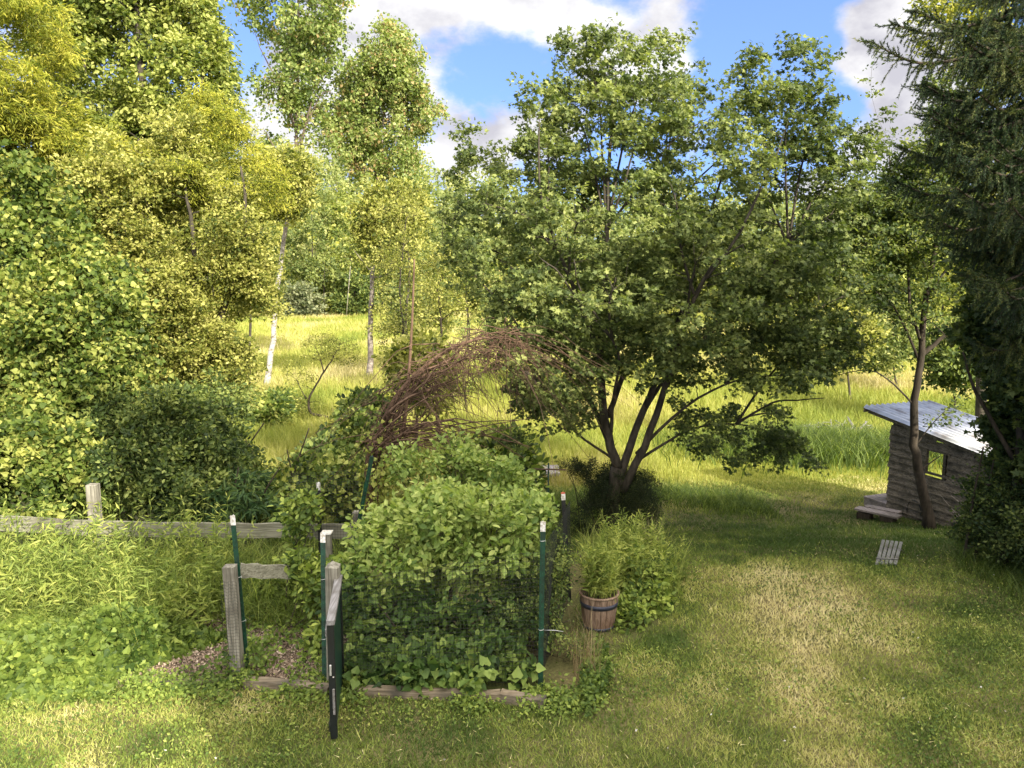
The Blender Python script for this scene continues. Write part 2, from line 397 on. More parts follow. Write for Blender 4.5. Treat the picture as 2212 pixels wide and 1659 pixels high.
def poplar_bark():
    m = bark_mat('white_then_grey_poplar_bark', (.10, .085, .07), (.42, .39, .34), 5, (1, 1, 2.2), contrast=(.38, .52)); nt = m.node_tree
    rp = next(n for n in nt.nodes if n.type == 'VALTORGB'); pb = next(n for n in nt.nodes if n.type == 'BSDF_PRINCIPLED'); tc = next(n for n in nt.nodes if n.type == 'TEX_COORD')
    sp = nt.nodes.new('ShaderNodeSeparateXYZ'); nt.links.new(tc.outputs['Object'], sp.inputs[0])
    mr = nn(nt, 'ShaderNodeMapRange'); mr.inputs['From Min'].default_value = 5.5; mr.inputs['From Max'].default_value = 9.5; nt.links.new(sp.outputs['Z'], mr.inputs['Value'])
    mx = nn(nt, 'ShaderNodeMix', data_type='RGBA'); nt.links.new(mr.outputs[0], mx.inputs[0]); nt.links.new(rp.outputs[0], mx.inputs[6]); mx.inputs[7].default_value = (.13, .10, .075, 1)
    nt.links.new(mx.outputs[2], pb.inputs['Base Color']); return m


M['bark_poplar'] = poplar_bark()
M['bark_red'] = bark_mat('reddish_bark', (.07, .04, .028), (.20, .13, .09), 9)
M['twig'] = bark_mat('dead_twig', (.05, .03, .018), (.20, .125, .08), 12)
M['fencewood'] = wood_mat('weathered_fence_wood', (.12, .115, .08), (.27, .26, .19), 'X')
M['postwood'] = wood_mat('weathered_post_wood', (.13, .12, .09), (.30, .28, .22), 'Z')
M['timber'] = wood_mat('landscape_timber', (.13, .10, .065), (.27, .22, .15), 'X')
M['siding'] = wood_mat('old_siding', (.085, .070, .050), (.24, .20, .145), 'Y', stain=(.055, .05, .035))
M['deckwood'] = wood_mat('deck_boards', (.20, .17, .15), (.34, .29, .26), 'Y')
M['greensteel'] = plain_mat('green_painted_steel', (.010, .055, .028), .42, 0, .4, 14, dirt=(.012, .03, .018))
M['blacksteel'] = plain_mat('dark_painted_steel', (.022, .022, .020), .5, 0, .4, 14)
M['white'] = plain_mat('white_paint', (.72, .71, .66), .6, 0, .35, 40, dirt=(.40, .36, .28))
M['redpaint'] = plain_mat('red_paint', (.45, .10, .05), .6)
M['blackplastic'] = plain_mat('black_plastic', (.012, .014, .014), .35, 0, .3, 5, spec=.5)
M['greenplastic'] = plain_mat('dark_green_plastic', (.008, .035, .025), .4, 0, .3, 5)
M['greywood'] = wood_mat('grey_gate_wood', (.16, .15, .14), (.28, .27, .26), 'Y')
M['wire'] = plain_mat('wire_tie', (.6, .6, .56), .4, .6)
M['net'] = plain_mat('black_netting', (.02, .022, .018), .6)
M['stave'] = wood_mat('barrel_stave', (.13, .085, .055), (.30, .21, .15), 'Z', 1.2, stain=(.10, .05, .03))
M['hoop'] = plain_mat('barrel_hoop', (.06, .065, .09), .5, .5)
M['soil'] = plain_mat('soil', (.10, .07, .045), .95, 0, .6, 30)
M['stone'] = plain_mat('flat_stone', (.34, .31, .33), .9, 0, .35, 6)
M['chip'] = leaf_mat('wood_chip', [(.1, (.16, .11, .07)), (.5, (.32, .24, .17)), (.9, (.52, .43, .33))], trans=0)


def metal_roof_mat():
    m, nt, out, L = new_mat('galvanised_roof')
    tc = nn(nt, 'ShaderNodeTexCoord'); no = nn(nt, 'ShaderNodeTexNoise'); no.inputs['Scale'].default_value = 3; no.inputs['Detail'].default_value = 5
    L(tc.outputs['Object'], no.inputs['Vector'])
    rp = ramp_node(nt, [(.30, (.30, .27, .25)), (.46, (.56, .57, .58)), (.7, (.74, .75, .76))]); L(no.outputs['Fac'], rp.inputs[0])
    pb = nn(nt, 'ShaderNodeBsdfPrincipled'); pb.inputs['Roughness'].default_value = .34; pb.inputs['Metallic'].default_value = .55
    L(rp.outputs[0], pb.inputs['Base Color']); L(pb.outputs[0], out.inputs[0]); return m


def ground_mat():
    m, nt, out, L = new_mat('ground_soil_and_thatch')
    tc = nn(nt, 'ShaderNodeTexCoord')
    n1 = nn(nt, 'ShaderNodeTexNoise'); n1.inputs['Scale'].default_value = .8; n1.inputs['Detail'].default_value = 6
    n2 = nn(nt, 'ShaderNodeTexNoise'); n2.inputs['Scale'].default_value = 45; n2.inputs['Detail'].default_value = 4
    n3 = nn(nt, 'ShaderNodeTexNoise'); n3.inputs['Scale'].default_value = .05; n3.inputs['Detail'].default_value = 6
    for n in (n1, n2, n3): L(tc.outputs['Object'], n.inputs['Vector'])
    near = ramp_node(nt, [(.36, (.055, .075, .018)), (.64, (.17, .14, .065))]); L(n1.outputs['Fac'], near.inputs[0])
    far = ramp_node(nt, [(.36, (.14, .17, .02)), (.66, (.34, .32, .05))]); L(n3.outputs['Fac'], far.inputs[0])
    sp = nn(nt, 'ShaderNodeSeparateXYZ'); L(tc.outputs['Object'], sp.inputs[0])
    mr = nn(nt, 'ShaderNodeMapRange'); mr.inputs['From Min'].default_value = 17; mr.inputs['From Max'].default_value = 20; L(sp.outputs['Y'], mr.inputs['Value'])
    mx = nn(nt, 'ShaderNodeMix', data_type='RGBA'); L(mr.outputs[0], mx.inputs[0]); L(near.outputs[0], mx.inputs[6]); L(far.outputs[0], mx.inputs[7])
    mu = nn(nt, 'ShaderNodeMix', data_type='RGBA', blend_type='MULTIPLY'); mu.inputs[0].default_value = .8
    g = ramp_node(nt, [(.3, (.45, .45, .45)), (.7, (1.2, 1.2, 1.2))]); L(n2.outputs['Fac'], g.inputs[0]); L(mx.outputs[2], mu.inputs[6]); L(g.outputs[0], mu.inputs[7])
    pb = nn(nt, 'ShaderNodeBsdfPrincipled'); pb.inputs['Roughness'].default_value = .95; pb.inputs['Specular IOR Level'].default_value = .1
    L(mu.outputs[2], pb.inputs['Base Color']); L(pb.outputs[0], out.inputs[0]); return m


M['roof'] = metal_roof_mat(); M['ground'] = ground_mat()

# ------------------------------------------------------------------ ground
def build_ground():
    ys = np.concatenate([np.linspace(-30, 40, 141), np.linspace(42, 240, 67), np.linspace(260, 1500, 26)])
    xs = np.concatenate([np.linspace(-900, -80, 20), np.linspace(-75, -22, 28), np.linspace(-20, 20, 81), np.linspace(22, 75, 28), np.linspace(80, 900, 20)])
    X, Y = np.meshgrid(xs, ys); Z = gz(X, Y)
    ny, nx = X.shape; idx = np.arange(nx * ny).reshape(ny, nx)
    F = np.stack([idx[:-1, :-1], idx[:-1, 1:], idx[1:, 1:], idx[1:, :-1]], -1).reshape(-1, 4)
    mb = MB(); mb.add(np.stack([X, Y, Z], -1), F, 0, None, True)
    tag(mb.build('ground', M['ground']), kind='structure')


build_ground()

GC = [G(515, 1458), G(718, 1478), G(1168, 1500), Pt(1228, 1300, 9.3), Pt(690, 1300, 9.6)]      # garden corners


def in_bed(x, y):
    """planting areas where no lawn grows"""
    x = np.asarray(x); y = np.asarray(y)
    front = np.interp(x, [-9, -5.0, -3.3, .6, .75, 2.2], [6.95, 7.15, 7.2, 6.85, 7.4, 9.2])
    return (y > front) & (x < 1.7 + .1 * (y - 8)) & (y < 11.5)


def build_lawn():
    mb = MB()
    # area visible: sample in perspective so near and far get alike cover
    n = 520000
    y = 5.2 * (21 / 5.2) ** (rng.random(n)); x = rng.uniform(-.80, .85, n) * (y + 1)
    keep = ~in_bed(x, y) & ~((x < -3.6) & (y > 7.3)) & (y < 17.8 + 2 * vnoise(x * .8, y * 0, 4))
    x, y = x[keep], y[keep]; z = gz(x, y)
    big = fbm(x * .55 + 3, y * .55, 9, 4); fine = fbm(x * 2.2, y * 2.2, 21, 3)
    s = (x / y)
    dry = .30 * np.exp(-(((s - .32) / .22) ** 2 + ((y - 8.6) / 2.3) ** 2)) + .28 * np.exp(-(((s + .62) / .22) ** 2 + ((y - 6.6) / .9) ** 2)) + .12 * np.exp(-(((s - .2) / .2) ** 2 + ((y - 15) / 2) ** 2))
    green = .22 * np.exp(-(((s + .15) / .35) ** 2 + ((y - 6.5) / .7) ** 2)) + .20 * sm(.42, .60, s) * sm(11, 9, y) + .62 * sm(10.0, 11.6, y) * sm(16.8, 15.5, y)  # green patches; the last term darkens a lusher band, painting in the maple's shade
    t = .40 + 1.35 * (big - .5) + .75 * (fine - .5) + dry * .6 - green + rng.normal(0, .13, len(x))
    sparse = rng.random(len(x)) < 1.1
    h = rng.uniform(.02, .055, len(x)) * (1 + .03 * (y - 6)); w = .0055 + .00075 * y
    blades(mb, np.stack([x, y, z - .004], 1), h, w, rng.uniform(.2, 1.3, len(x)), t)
    # clover and plantain leaves in the green patches
    n = 60000
    y = 5.2 * (13 / 5.2) ** (rng.random(n)); x = rng.uniform(-.80, .85, n) * (y + 1)
    b2 = fbm(x * .8 + 7, y * .8, 31, 3) + .25 * np.exp(-(((x / y + .15) / .3) ** 2 + ((y - 6.7) / .6) ** 2)) + .12 * sm(.4, .6, x / y)
    k = (b2 > .56) & ~in_bed(x, y) & ~((x < -3.6) & (y > 7.3)); x, y = x[k], y[k]
    leaves(mb, np.stack([x, y, gz(x, y) + rng.uniform(.01, .045, len(x))], 1), .03, 'diamond', up=1.3, tint=rng.normal(.22, .12, len(x)))
    # unmown tufts and scraps of dry straw
    n = 26000; y = 5.2 * (15 / 5.2) ** (rng.random(n)); x = rng.uniform(-.80, .85, n) * (y + 1); k = (fbm(x * 3.1, y * 3.1, 77, 3) > .60) & ~in_bed(x, y) & ~((x < -3.6) & (y > 7.3)); x, y = x[k], y[k]
    blades(mb, np.stack([x, y, gz(x, y)], 1), rng.uniform(.06, .12, len(x)), .009, rng.uniform(.3, 1.2, len(x)), rng.normal(.30, .15, len(x)))
    n = 2200; y = 5.2 * (15 / 5.2) ** (rng.random(n)); x = rng.uniform(-.80, .85, n) * (y + 1); k = ~in_bed(x, y) & ~((x < -3.6) & (y > 7.3)); x, y = x[k], y[k]
    leaves(mb, np.stack([x, y, gz(x, y) + .035], 1), .045, 'needle', up=1.5, tint=rng.normal(1, .1, len(x)))
    n = 60; y = rng.uniform(5.6, 11, n); x = rng.uniform(-.7, .75, n) * y
    k = ~in_bed(x, y) & (x > -3)
    mw = np.stack([x, y, gz(x, y) + .06], 1)[k]
    for q in range(5): leaves(mb, mw, .014, 'diamond', up=.3, mat=1)
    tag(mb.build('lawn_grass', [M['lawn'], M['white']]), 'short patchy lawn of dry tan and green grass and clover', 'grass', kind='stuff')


def build_meadow():
    mb = MB()
    n = 420000
    y = 17.2 * (123 / 17.2) ** (rng.random(n)); x = rng.uniform(-.85, .85, n) * (y + 2)
    k = (y > 17.5 + 2.2 * vnoise(x * .8, y * 0, 4) - .8 * sm(0, 6, x)); x, y = x[k], y[k]
    t = -.12 + 1.55 * fbm(x * .20, y * .12, 5, 4) + rng.normal(0, .12, len(x)) - .25 * np.exp(-(((x / y) - .42) / .12) ** 2) * sm(30, 20, y)
    mown = sm(3.4, 4.8, x) * sm(25, 21, y)
    h = rng.uniform(.25, .75, len(x)) * (1 - .85 * mown) * sm(16.5, 20, y) + .05
    ribbons(mb, np.stack([x, y, gz(x, y) - .02], 1), h, .003 + .00075 * y, rng.uniform(.1, .7, len(x)), tint=t, m=3)
    tag(mb.build('meadow_grass', M['meadow']), 'tall yellow-green grass of the sunlit meadow', 'meadow', kind='stuff')


build_lawn(); build_meadow()

# ------------------------------------------------------------------ trees and shrubs
def sample_ell(ells, n, shell=.55):
    vol = np.array([e[1][0] * e[1][1] * e[1][2] for e in ells]) ** .8; wts = np.array([(e[2] if len(e) > 2 else 1) for e in ells]) * vol
    k = rng.choice(len(ells), n, p=wts / wts.sum())
    d = nrm(rng.normal(size=(n, 3))); r = rng.random(n) ** (1 / 3); r = r * (1 - shell) + shell * r ** .35
    C = np.array([e[0] for e in ells])[k]; Rd = np.array([e[1] for e in ells])[k]
    return C + d * Rd * r[:, None]


def E(px, py, rx, ry, D, rd=None, w=1.0):
    s = sc(D) * math.hypot(1, 0)
    c = Pt(px, py, D); return (c, (rx * s, rd if rd else rx * s * .9, ry * s), w)


def make_tree(name, label, cat, base, trunks, ells, clumps, per, cr, lsize, tpl, leaf, bark, flat=.45, up=1.0, droop=0.0, lmin=.0045,
              group=None, twigs=3, hang=0.0, sides=7, shell=.55, follow=.5, rlen=.011, zmin=None, tintf=None, sag=0.10, crown='crown', trunkname='trunk', dirw=.9, shoot=.16, gaps=.30):
    base = np.asarray(base, float); root = thing(name, label, cat, base, group)
    tb = MB(); lb = MB()
    NP = []; NR = []
    for pts, r0, r1 in trunks:
        L = smooth_line(pts); m = len(L); L[1:-1] += rng.normal(0, 1, (m - 2, 3)) * r0 * .12
        rr = r0 + (r1 - r0) * np.linspace(0, 1, m) ** .8
        if np.linalg.norm(L[0] - base) < r0 * 2 + .1: rr[0] *= 1.45; rr[1] *= 1.12; L[0, 2] -= .12
        tubes(tb, L, rr, sides + 2); NP.append(L[1:]); NR.append(rr[1:])
    NP = np.concatenate(NP); NR = np.concatenate(NR)
    C = sample_ell(ells, int(clumps * 1.35), shell); kf = .30 / cr * .9
    gn = vnoise(C[:, 0] * kf + 3.7, C[:, 2] * kf + C[:, 1] * kf * .6, 12) * .65 + .35 * vnoise(C[:, 0] * kf * 2.1, C[:, 2] * kf * 2.1 + C[:, 1], 19)
    C = C[gn > np.quantile(gn, gaps)] if gaps > 0 else C; C = C[:clumps]; clumps = len(C)
    cm = np.array([e[0] for e in ells]).mean(0); sh = rng.random(clumps) < shoot
    near = np.array([e[0] for e in ells])[np.argmin(((C[:, None] - np.array([e[0] for e in ells])[None]) ** 2).sum(2), 1)]
    C[sh] += (C[sh] - near[sh]) * rng.uniform(.1, .45, (sh.sum(), 1))
    if zmin is not None: C[:, 2] = np.maximum(C[:, 2], zmin + rng.uniform(0, .2, clumps))
    d0 = np.min(np.linalg.norm(C[:, None] - NP[None], axis=2), axis=1); C = C[np.argsort(d0)]
    BP = []; BR = []; m = 6; t = np.linspace(0, 1, m)[:, None]
    for c in C:
        v = c - NP; d = np.linalg.norm(v, axis=1); cost = d + 1.1 * np.maximum(0, .25 * d - v[:, 2]) + .02 / NR * .02
        i = int(np.argmin(cost)); a = NP[i]; L = d[i] + .01
        mid = (a + c) / 2 + np.array([0, 0, sag * L]) + rng.normal(0, .07, 3) * L
        Q = (1 - t) ** 2 * a + 2 * t * (1 - t) * mid + t ** 2 * c
        r0 = min(NR[i] * .75, lmin * .8 + rlen * L + .004); rr = r0 + (lmin * .5 - r0) * t[:, 0] ** .8; rr = np.maximum(rr, lmin * .35)
        BP.append(Q); BR.append(rr); NP = np.concatenate([NP, Q[1:]]); NR = np.concatenate([NR, rr[1:]])
    BP = np.array(BP); BR = np.array(BR)
    tubes(tb, BP, BR, 4)
    nB = len(BP)
    # twigs radiating from the outer half of each branch
    if twigs:
        bi = np.repeat(np.arange(nB), twigs); st = rng.integers(3, m, len(bi)); A = BP[bi, st]
        dv = nrm(nrm(BP[bi, -1] - BP[bi, 0]) * .9 + rng.normal(0, 1, (len(bi), 3)) * np.array([1, 1, flat + .2]))
        ln = cr * rng.uniform(.7, 1.5, len(bi)); tt = np.linspace(0, 1, 4)[None, :, None]
        TP = A[:, None] + dv[:, None] * ln[:, None, None] * tt; TP[..., 2] -= (hang * .5 + .12) * ln[:, None] * (tt[..., 0] ** 2)
        tubes(tb, TP, np.broadcast_to(np.linspace(lmin * .55, lmin * .22, 4), (len(bi), 4)), 3)
        src = TP; sd = dv
    else:
        src = BP[:, 2:]; sd = nrm(BP[:, -1] - BP[:, 0]); bi = np.arange(nB)
    n = nB * per; j = rng.integers(0, len(src), n); f = rng.random(n) ** .8; q = f * (src.shape[1] - 1)
    i0 = np.minimum(np.floor(q).astype(int), src.shape[1] - 2); fr = (q - i0)[:, None]
    P = src[j, i0] * (1 - fr) + src[j, i0 + 1] * fr
    off = rng.normal(0, cr * (.30 if twigs else .55), (n, 3)) * np.array([1, 1, flat]); P = P + off
    if hang: P[:, 2] -= rng.random(n) * hang * cr
    clt = rng.normal(0, .16, len(src))[j]
    tn = rng.normal(.5, .19, n) + clt
    if tintf is not None: tn = tn + tintf(P)
    if zmin is not None: P[:, 2] = np.maximum(P[:, 2], zmin)
    leaves(lb, P, lsize, tpl, up=up, droop=droop, dirs=sd[j] * follow + nrm(off) * .5, tint=tn, dirw=dirw)
    tb.build(trunkname, bark, root, base); lb.build(crown, leaf, root, base)
    return root


def gb(px, D):
    """ground point below a bearing"""
    x = Pt(px, 1000, D)[0]; return np.array([x, D, float(gz(x, D))])


def trunk_to(base, pts, r0, r1): return ([base] + [np.array(p) for p in pts], r0, r1)


# --- the main maple
def build_maple():
    D = 12.0; b = G(1330, 1152); D = b[1]
    P = lambda x, y, dd=0: Pt(x, y, D + dd)
    fork = P(1334, 1010)
    tr = [([b, P(1326, 1080), fork], .125, .11),
          ([fork, P(1306, 900, -.1), P(1298, 740, -.2), P(1310, 570, 0), P(1312, 430, 0), P(1322, 280, 0), P(1330, 150, .1)], .085, .012),
          ([P(1336, 1030), P(1390, 890, .3), P(1440, 760, .5), P(1500, 590, .8), P(1540, 440, .9), P(1590, 250, 1)], .075, .01),
          ([P(1345, 1060), P(1405, 930, -.4), P(1450, 800, -.7), P(1500, 640, -1), P(1600, 500, -1.3), P(1690, 300, -1.5)], .075, .01),
          ([P(1318, 960), P(1255, 820, .3), P(1200, 700, .6), P(1120, 590, .9), P(1010, 520, 1.2)], .05, .008),
          ([P(1322, 990), P(1240, 930, -.5), P(1160, 830, -1), P(1070, 760, -1.4)], .024, .006),
          ([P(1375, 980), P(1480, 880, -.5), P(1600, 820, -.9), P(1760, 810, -1.3)], .032, .006),
          ([P(1385, 990), P(1500, 925, .2), P(1620, 920, .3), P(1730, 965, .3)], .026, .005),
          ([P(1312, 900), P(1370, 740, .6), P(1420, 560, 1), P(1440, 330, 1.1), P(1430, 200, 1)], .05, .008),
          ([P(1302, 780), P(1230, 600, -.8), P(1170, 430, -1.2), P(1165, 260, -1.3)], .045, .007),
          ([P(1450, 800, -.6), P(1600, 650, -.3), P(1730, 500, -.1), P(1800, 350, 0)], .045, .008),
          ([P(1318, 955), P(1325, 860, -.5), P(1335, 760, -1.2), P(1260, 640, -1.9), P(1240, 560, -2.3)], .035, .006),
          ([P(1388, 893, .3), P(1480, 760, 1), P(1640, 620, 1.8), P(1780, 560, 2.2)], .04, .006)]
    e = [E(1330, 150, 70, 80, D, .7, 2), E(1280, 130, 25, 50, D, .4, 4), E(1375, 95, 22, 55, D, .3, 5), E(1425, 135, 35, 85, D + .8, .5, 4), E(1460, 200, 40, 60, D + .8, .5, 2), E(1215, 180, 26, 85, D, .4, 4), E(1250, 240, 50, 60, D, .6), E(1330, 300, 150, 110, D, 1.6, 1.2), E(1370, 230, 120, 80, D, 1.2, 1.4),
         E(1530, 260, 80, 80, D + .8, .8), E(1630, 170, 25, 80, D - 1, .4, 4), E(1670, 240, 55, 70, D - 1, .7, 1.5), E(1720, 150, 28, 75, D - .5, .4, 4), E(1775, 200, 28, 75, D - .5, .4, 3), E(1860, 300, 35, 60, D, .5, 2), E(1740, 260, 65, 60, D - .5, .7), E(1800, 330, 80, 110, D, .9),
         E(1540, 380, 170, 120, D, 2.0), E(1730, 430, 130, 110, D, 1.6), E(1145, 270, 24, 80, D - .8, .4, 4), E(1170, 330, 40, 60, D - .8, .5, 1.5), E(1190, 250, 18, 60, D - .6, .3, 4), E(1010, 330, 20, 55, D + .4, .4, 4), E(970, 420, 25, 50, D + .4, .4, 3), E(1030, 370, 60, 75, D + .5, .6), E(985, 470, 50, 60, D + .3, .6), E(1240, 330, 60, 80, D - .3, .7),
         E(1120, 440, 130, 90, D, 1.4), E(1310, 480, 220, 130, D, 2.3), E(1560, 560, 250, 110, D, 2.4, 1.6), E(1640, 560, 120, 80, D - .6, 1.2, 1.2), E(1080, 560, 130, 90, D, 1.6),
         E(1240, 640, 180, 100, D - .4, 2.4), E(1500, 680, 220, 80, D - .5, 2.3, 1.2), E(1700, 660, 150, 110, D - .6, 1.7, 1.3), E(1690, 780, 150, 70, D - 1, 1.1, 1.3),
         E(1600, 935, 140, 55, D + .2, .9, 1.6), E(1720, 975, 50, 50, D, .5, 1.5), E(1480, 940, 60, 40, D - .3, .6), E(1780, 760, 90, 70, D - 1, .9, 1.3), E(1170, 790, 110, 95, D - 1, 1.3, 1.3), E(1120, 890, 70, 60, D - 1.2, .6), E(1130, 680, 100, 80, D - .8, 1.2), E(1220, 870, 70, 50, D - .8, .7), E(1430, 790, 90, 50, D - 1, 1),
         E(1790, 820, 45, 30, D - 1.3, .4), E(1190, 840, 90, 60, D - .6, .9, 1.4), E(1270, 760, 80, 70, D - .5, 1.1, 1.3), E(1400, 740, 110, 60, D - .6, 1.2, 1.3), E(1530, 790, 100, 50, D - .8, 1), E(1130, 780, 80, 80, D - .9, .9), E(1500, 870, 60, 40, D + .4, .7), E(1240, 910, 50, 35, D - .5, .5), E(1400, 600, 160, 110, D + .6, 2)]
    # long thin limbs fanning up and out from the stems to the edge of the crown
    stems_ = [smooth_line(p) for p, _, _ in tr[1:]]
    ends = [(1080, 380, 1), (1180, 330, -.5), (1240, 230, .3), (1280, 160, 0), (1390, 120, .3), (1450, 200, .6), (1520, 260, -.6), (1600, 300, .8), (1700, 250, -.8), (1770, 240, .2), (1830, 360, 0), (1800, 460, -1), (1850, 560, .3),
            (960, 480, .4), (1000, 560, -.6), (1060, 640, .8), (1040, 720, -.5), (1130, 800, -1), (1820, 640, -1.2), (1850, 720, -.6), (1780, 860, -.8), (1700, 900, .5), (1450, 400, -1.8), (1350, 420, 1.8), (1250, 480, -1.9), (1620, 520, -2), (1560, 440, 1.6),
            (1170, 560, -1.6), (1690, 640, 1.8), (1500, 560, -2.2), (1330, 600, -2.4), (1110, 460, -.4), (1400, 260, -.9), (1640, 400, 0), (1200, 400, 1), (1050, 440, -.9)]
    for (ex, ey, dd) in ends:
        e_ = P(ex, ey, dd); best = None
        for L_ in stems_:
            for q_ in L_[1:int(len(L_) * .62)]:
                v_ = e_ - q_; h_ = np.linalg.norm(v_[:2]); c_ = np.linalg.norm(v_) + 2.2 * max(0, .75 * h_ - v_[2])
                if best is None or c_ < best[0]: best = (c_, q_, L_)
        a_ = best[1]; m1 = a_ * .62 + e_ * .38 + np.array([0, 0, .10]) * np.linalg.norm(e_ - a_) + rng.normal(0, .05, 3); m2 = a_ * .28 + e_ * .72 + np.array([0, 0, .07]) * np.linalg.norm(e_ - a_) + rng.normal(0, .05, 3)
        tr.append(([a_, m1, m2, e_], .024, .006))
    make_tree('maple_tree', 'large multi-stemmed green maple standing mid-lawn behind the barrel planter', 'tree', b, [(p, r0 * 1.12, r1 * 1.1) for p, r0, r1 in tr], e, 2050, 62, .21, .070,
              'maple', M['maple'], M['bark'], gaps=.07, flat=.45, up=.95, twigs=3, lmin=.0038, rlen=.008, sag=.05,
              tintf=lambda P: np.where(P[:, 0] > 4.3, -.18, 0) - .12 * sm(4.5, 2, P[:, 2]))  # leaf colour darkened on the right and low down to paint in shade


build_maple()


# --- left-hand trees
def build_left():
    s = 1
    D = 19; b = gb(330, D)
    make_tree('ash_tree', 'tall dense mid-green ash with long drooping leaflets, filling the upper left', 'tree', b,
              [trunk_to(b, [Pt(330, 700, D), Pt(320, 400, D), Pt(300, 100, D), Pt(280, -120, D)], .2, .04),
               ([Pt(330, 600, D), Pt(400, 400, D - .5), Pt(440, 150, D - .8)], .1, .02), ([Pt(328, 600, D), Pt(230, 380, D - 1), Pt(180, 120, D - 1)], .1, .02)],
              [E(300, 40, 150, 150, D, 1.9), E(200, 170, 120, 140, D - .6, 1.6), E(380, 180, 110, 130, D - .4, 1.5, 1.2), E(400, 40, 55, 80, D, 1.0), E(120, 0, 90, 110, D, 1.5), E(150, 150, 90, 110, D, 1.5), E(440, 10, 20, 40, D, .5), E(340, 430, 130, 90, D, 1.5), E(455, 205, 35, 30, D - .6, .6), E(300, 300, 170, 100, D, 1.8), E(400, 330, 110, 90, D - .3, 1.3), E(250, -120, 200, 120, D, 2)],
              760, 190, .36, .10, 'oval', M['ash'], M['bark'], gaps=.35, flat=.6, up=.75, droop=.5, hang=.7, lmin=.007)
    D = 14.5; b = gb(-60, D)
    make_tree('locust_tree', 'yellow-green locust cut by the left edge of the view', 'tree', b,
              [trunk_to(b, [Pt(-60, 500, D), Pt(-40, 200, D), Pt(-20, -60, D)], .15, .03)],
              [E(-10, 60, 110, 110, D, 1.4), E(20, 170, 90, 100, D - .4, 1.1), E(30, 300, 100, 80, D - .2, 1.0), E(60, 260, 80, 60, D, .8), E(-60, 330, 100, 140, D, 1.2)],
              480, 120, .26, .10, 'lance', M['yellow'], M['bark'], flat=.4, up=.9, droop=.35, hang=.3, lmin=.006)
    D = 15.5; b = gb(430, D)
    make_tree('crabapple_tree', 'broad sunlit yellow-green crabapple beside the white-barked poplar trunk', 'tree', b,
              [trunk_to(b, [Pt(420, 900, D), Pt(380, 700, D), Pt(300, 500, D - .5), Pt(240, 350, D - .6)], .14, .02),
               ([Pt(418, 880, D), Pt(480, 680, D), Pt(530, 500, D), Pt(520, 360, D)], .1, .02), ([Pt(400, 780, D), Pt(420, 560, D - 1), Pt(400, 400, D - 1)], .08, .02),
               ([Pt(410, 860, D), Pt(300, 760, D - 1), Pt(180, 640, D - 1.4)], .07, .02)],
              [E(280, 420, 140, 100, D - .8, 1.4), E(430, 330, 90, 70, D, 1.1), E(505, 400, 70, 120, D, 1.1), E(400, 480, 170, 120, D - .4, 1.7, 1.2), E(530, 540, 60, 90, D, .9), E(580, 450, 40, 60, D, .6),
               E(300, 620, 170, 120, D - 1, 1.6), E(470, 650, 120, 110, D - .4, 1.4, 1.1), E(520, 680, 35, 60, D - .2, .5), E(520, 740, 55, 60, D - .1, .7, 1.5), E(545, 630, 45, 60, D, .6), E(480, 800, 70, 80, D - .3, 1.0), E(380, 770, 130, 90, D - .8, 1.2)],
              950, 150, .30, .064, 'oval', M['viburnum'], M['bark'], flat=.5, up=.5, lmin=.006)
    D = 15.2; b = gb(250, D)
    make_tree('honeylocust_tree', 'golden feathery young tree between the ash and the crabapple', 'tree', b,
              [trunk_to(b, [Pt(260, 800, D), Pt(280, 500, D), Pt(300, 300, D)], .09, .02)],
              [E(200, 330, 110, 60, D - .3, .9), E(330, 380, 120, 60, D - .5, 1), E(460, 260, 55, 70, D + .8, .8), E(110, 420, 90, 60, D - .5, .8), E(500, 320, 50, 60, D + .8, .7), E(560, 400, 45, 60, D + .8, .7)],
              260, 110, .26, .085, 'lance', M['yellow'], M['bark'], flat=.4, up=.9, droop=.3, lmin=.005)
    D = 12.2; b = gb(60, D)
    make_tree('grapevine_thicket', 'thicket draped in broad grapevine leaves above the left end of the fence', 'shrub', b,
              [trunk_to(b, [Pt(60, 800, D), Pt(40, 600, D), Pt(30, 420, D)], .07, .02), trunk_to(b + [.3, 0, 0], [Pt(140, 800, D), Pt(170, 640, D), Pt(180, 560, D)], .06, .02),
               trunk_to(b - [.5, 0, 0], [Pt(-20, 850, D), Pt(-40, 600, D)], .05, .02)],
              [E(20, 430, 100, 90, D, 1, .9), E(60, 560, 120, 90, D, 1.1), E(150, 640, 120, 90, D - .2, 1.1), E(40, 730, 150, 100, D, 1.1), E(190, 740, 100, 80, D - .2, .9), E(60, 880, 160, 90, D - .4, 1.0), E(-80, 700, 80, 200, D, 1.0), E(170, 860, 110, 80, D - .2, .9)],
              640, 135, .28, .074, 'heart', M['vine'], M['bark_dark'], flat=.9, up=.35, lmin=.005, hang=.6, droop=.4)
    D = 11.2
    for (px, ell, mat, tp, sz, lab, n, per) in [
        (40, [E(20, 960, 130, 80, 10.9, .8), E(60, 1060, 160, 60, 10.7, .7), E(150, 1000, 90, 80, 11, .7)], 'vine', 'heart', .078, 'leafy shrub behind the leftmost stretch of board fence', 190, 130),
        (330, [E(330, 900, 110, 80, 12, 1.0), E(300, 990, 130, 80, 11.3, .9), E(400, 1060, 130, 55, 11, .7), E(440, 940, 90, 80, 11.8, .9)], 'shrub', 'oval', .066, 'dark shaded honeysuckle shrub behind the tall square fence post', 350, 160),
        (560, [E(485, 900, 50, 80, 13, .8), E(510, 1000, 65, 60, 12.3, .8), E(560, 1065, 75, 35, 11.6, .6)], 'shrub', 'oval', .066, 'dark green shrub at the foot of the white-barked poplar', 220, 90)]:
        b = gb(px, D if px < 100 else ell[0][0][1]); b[1] = ell[0][0][1]; b[2] = float(gz(b[0], b[1]))
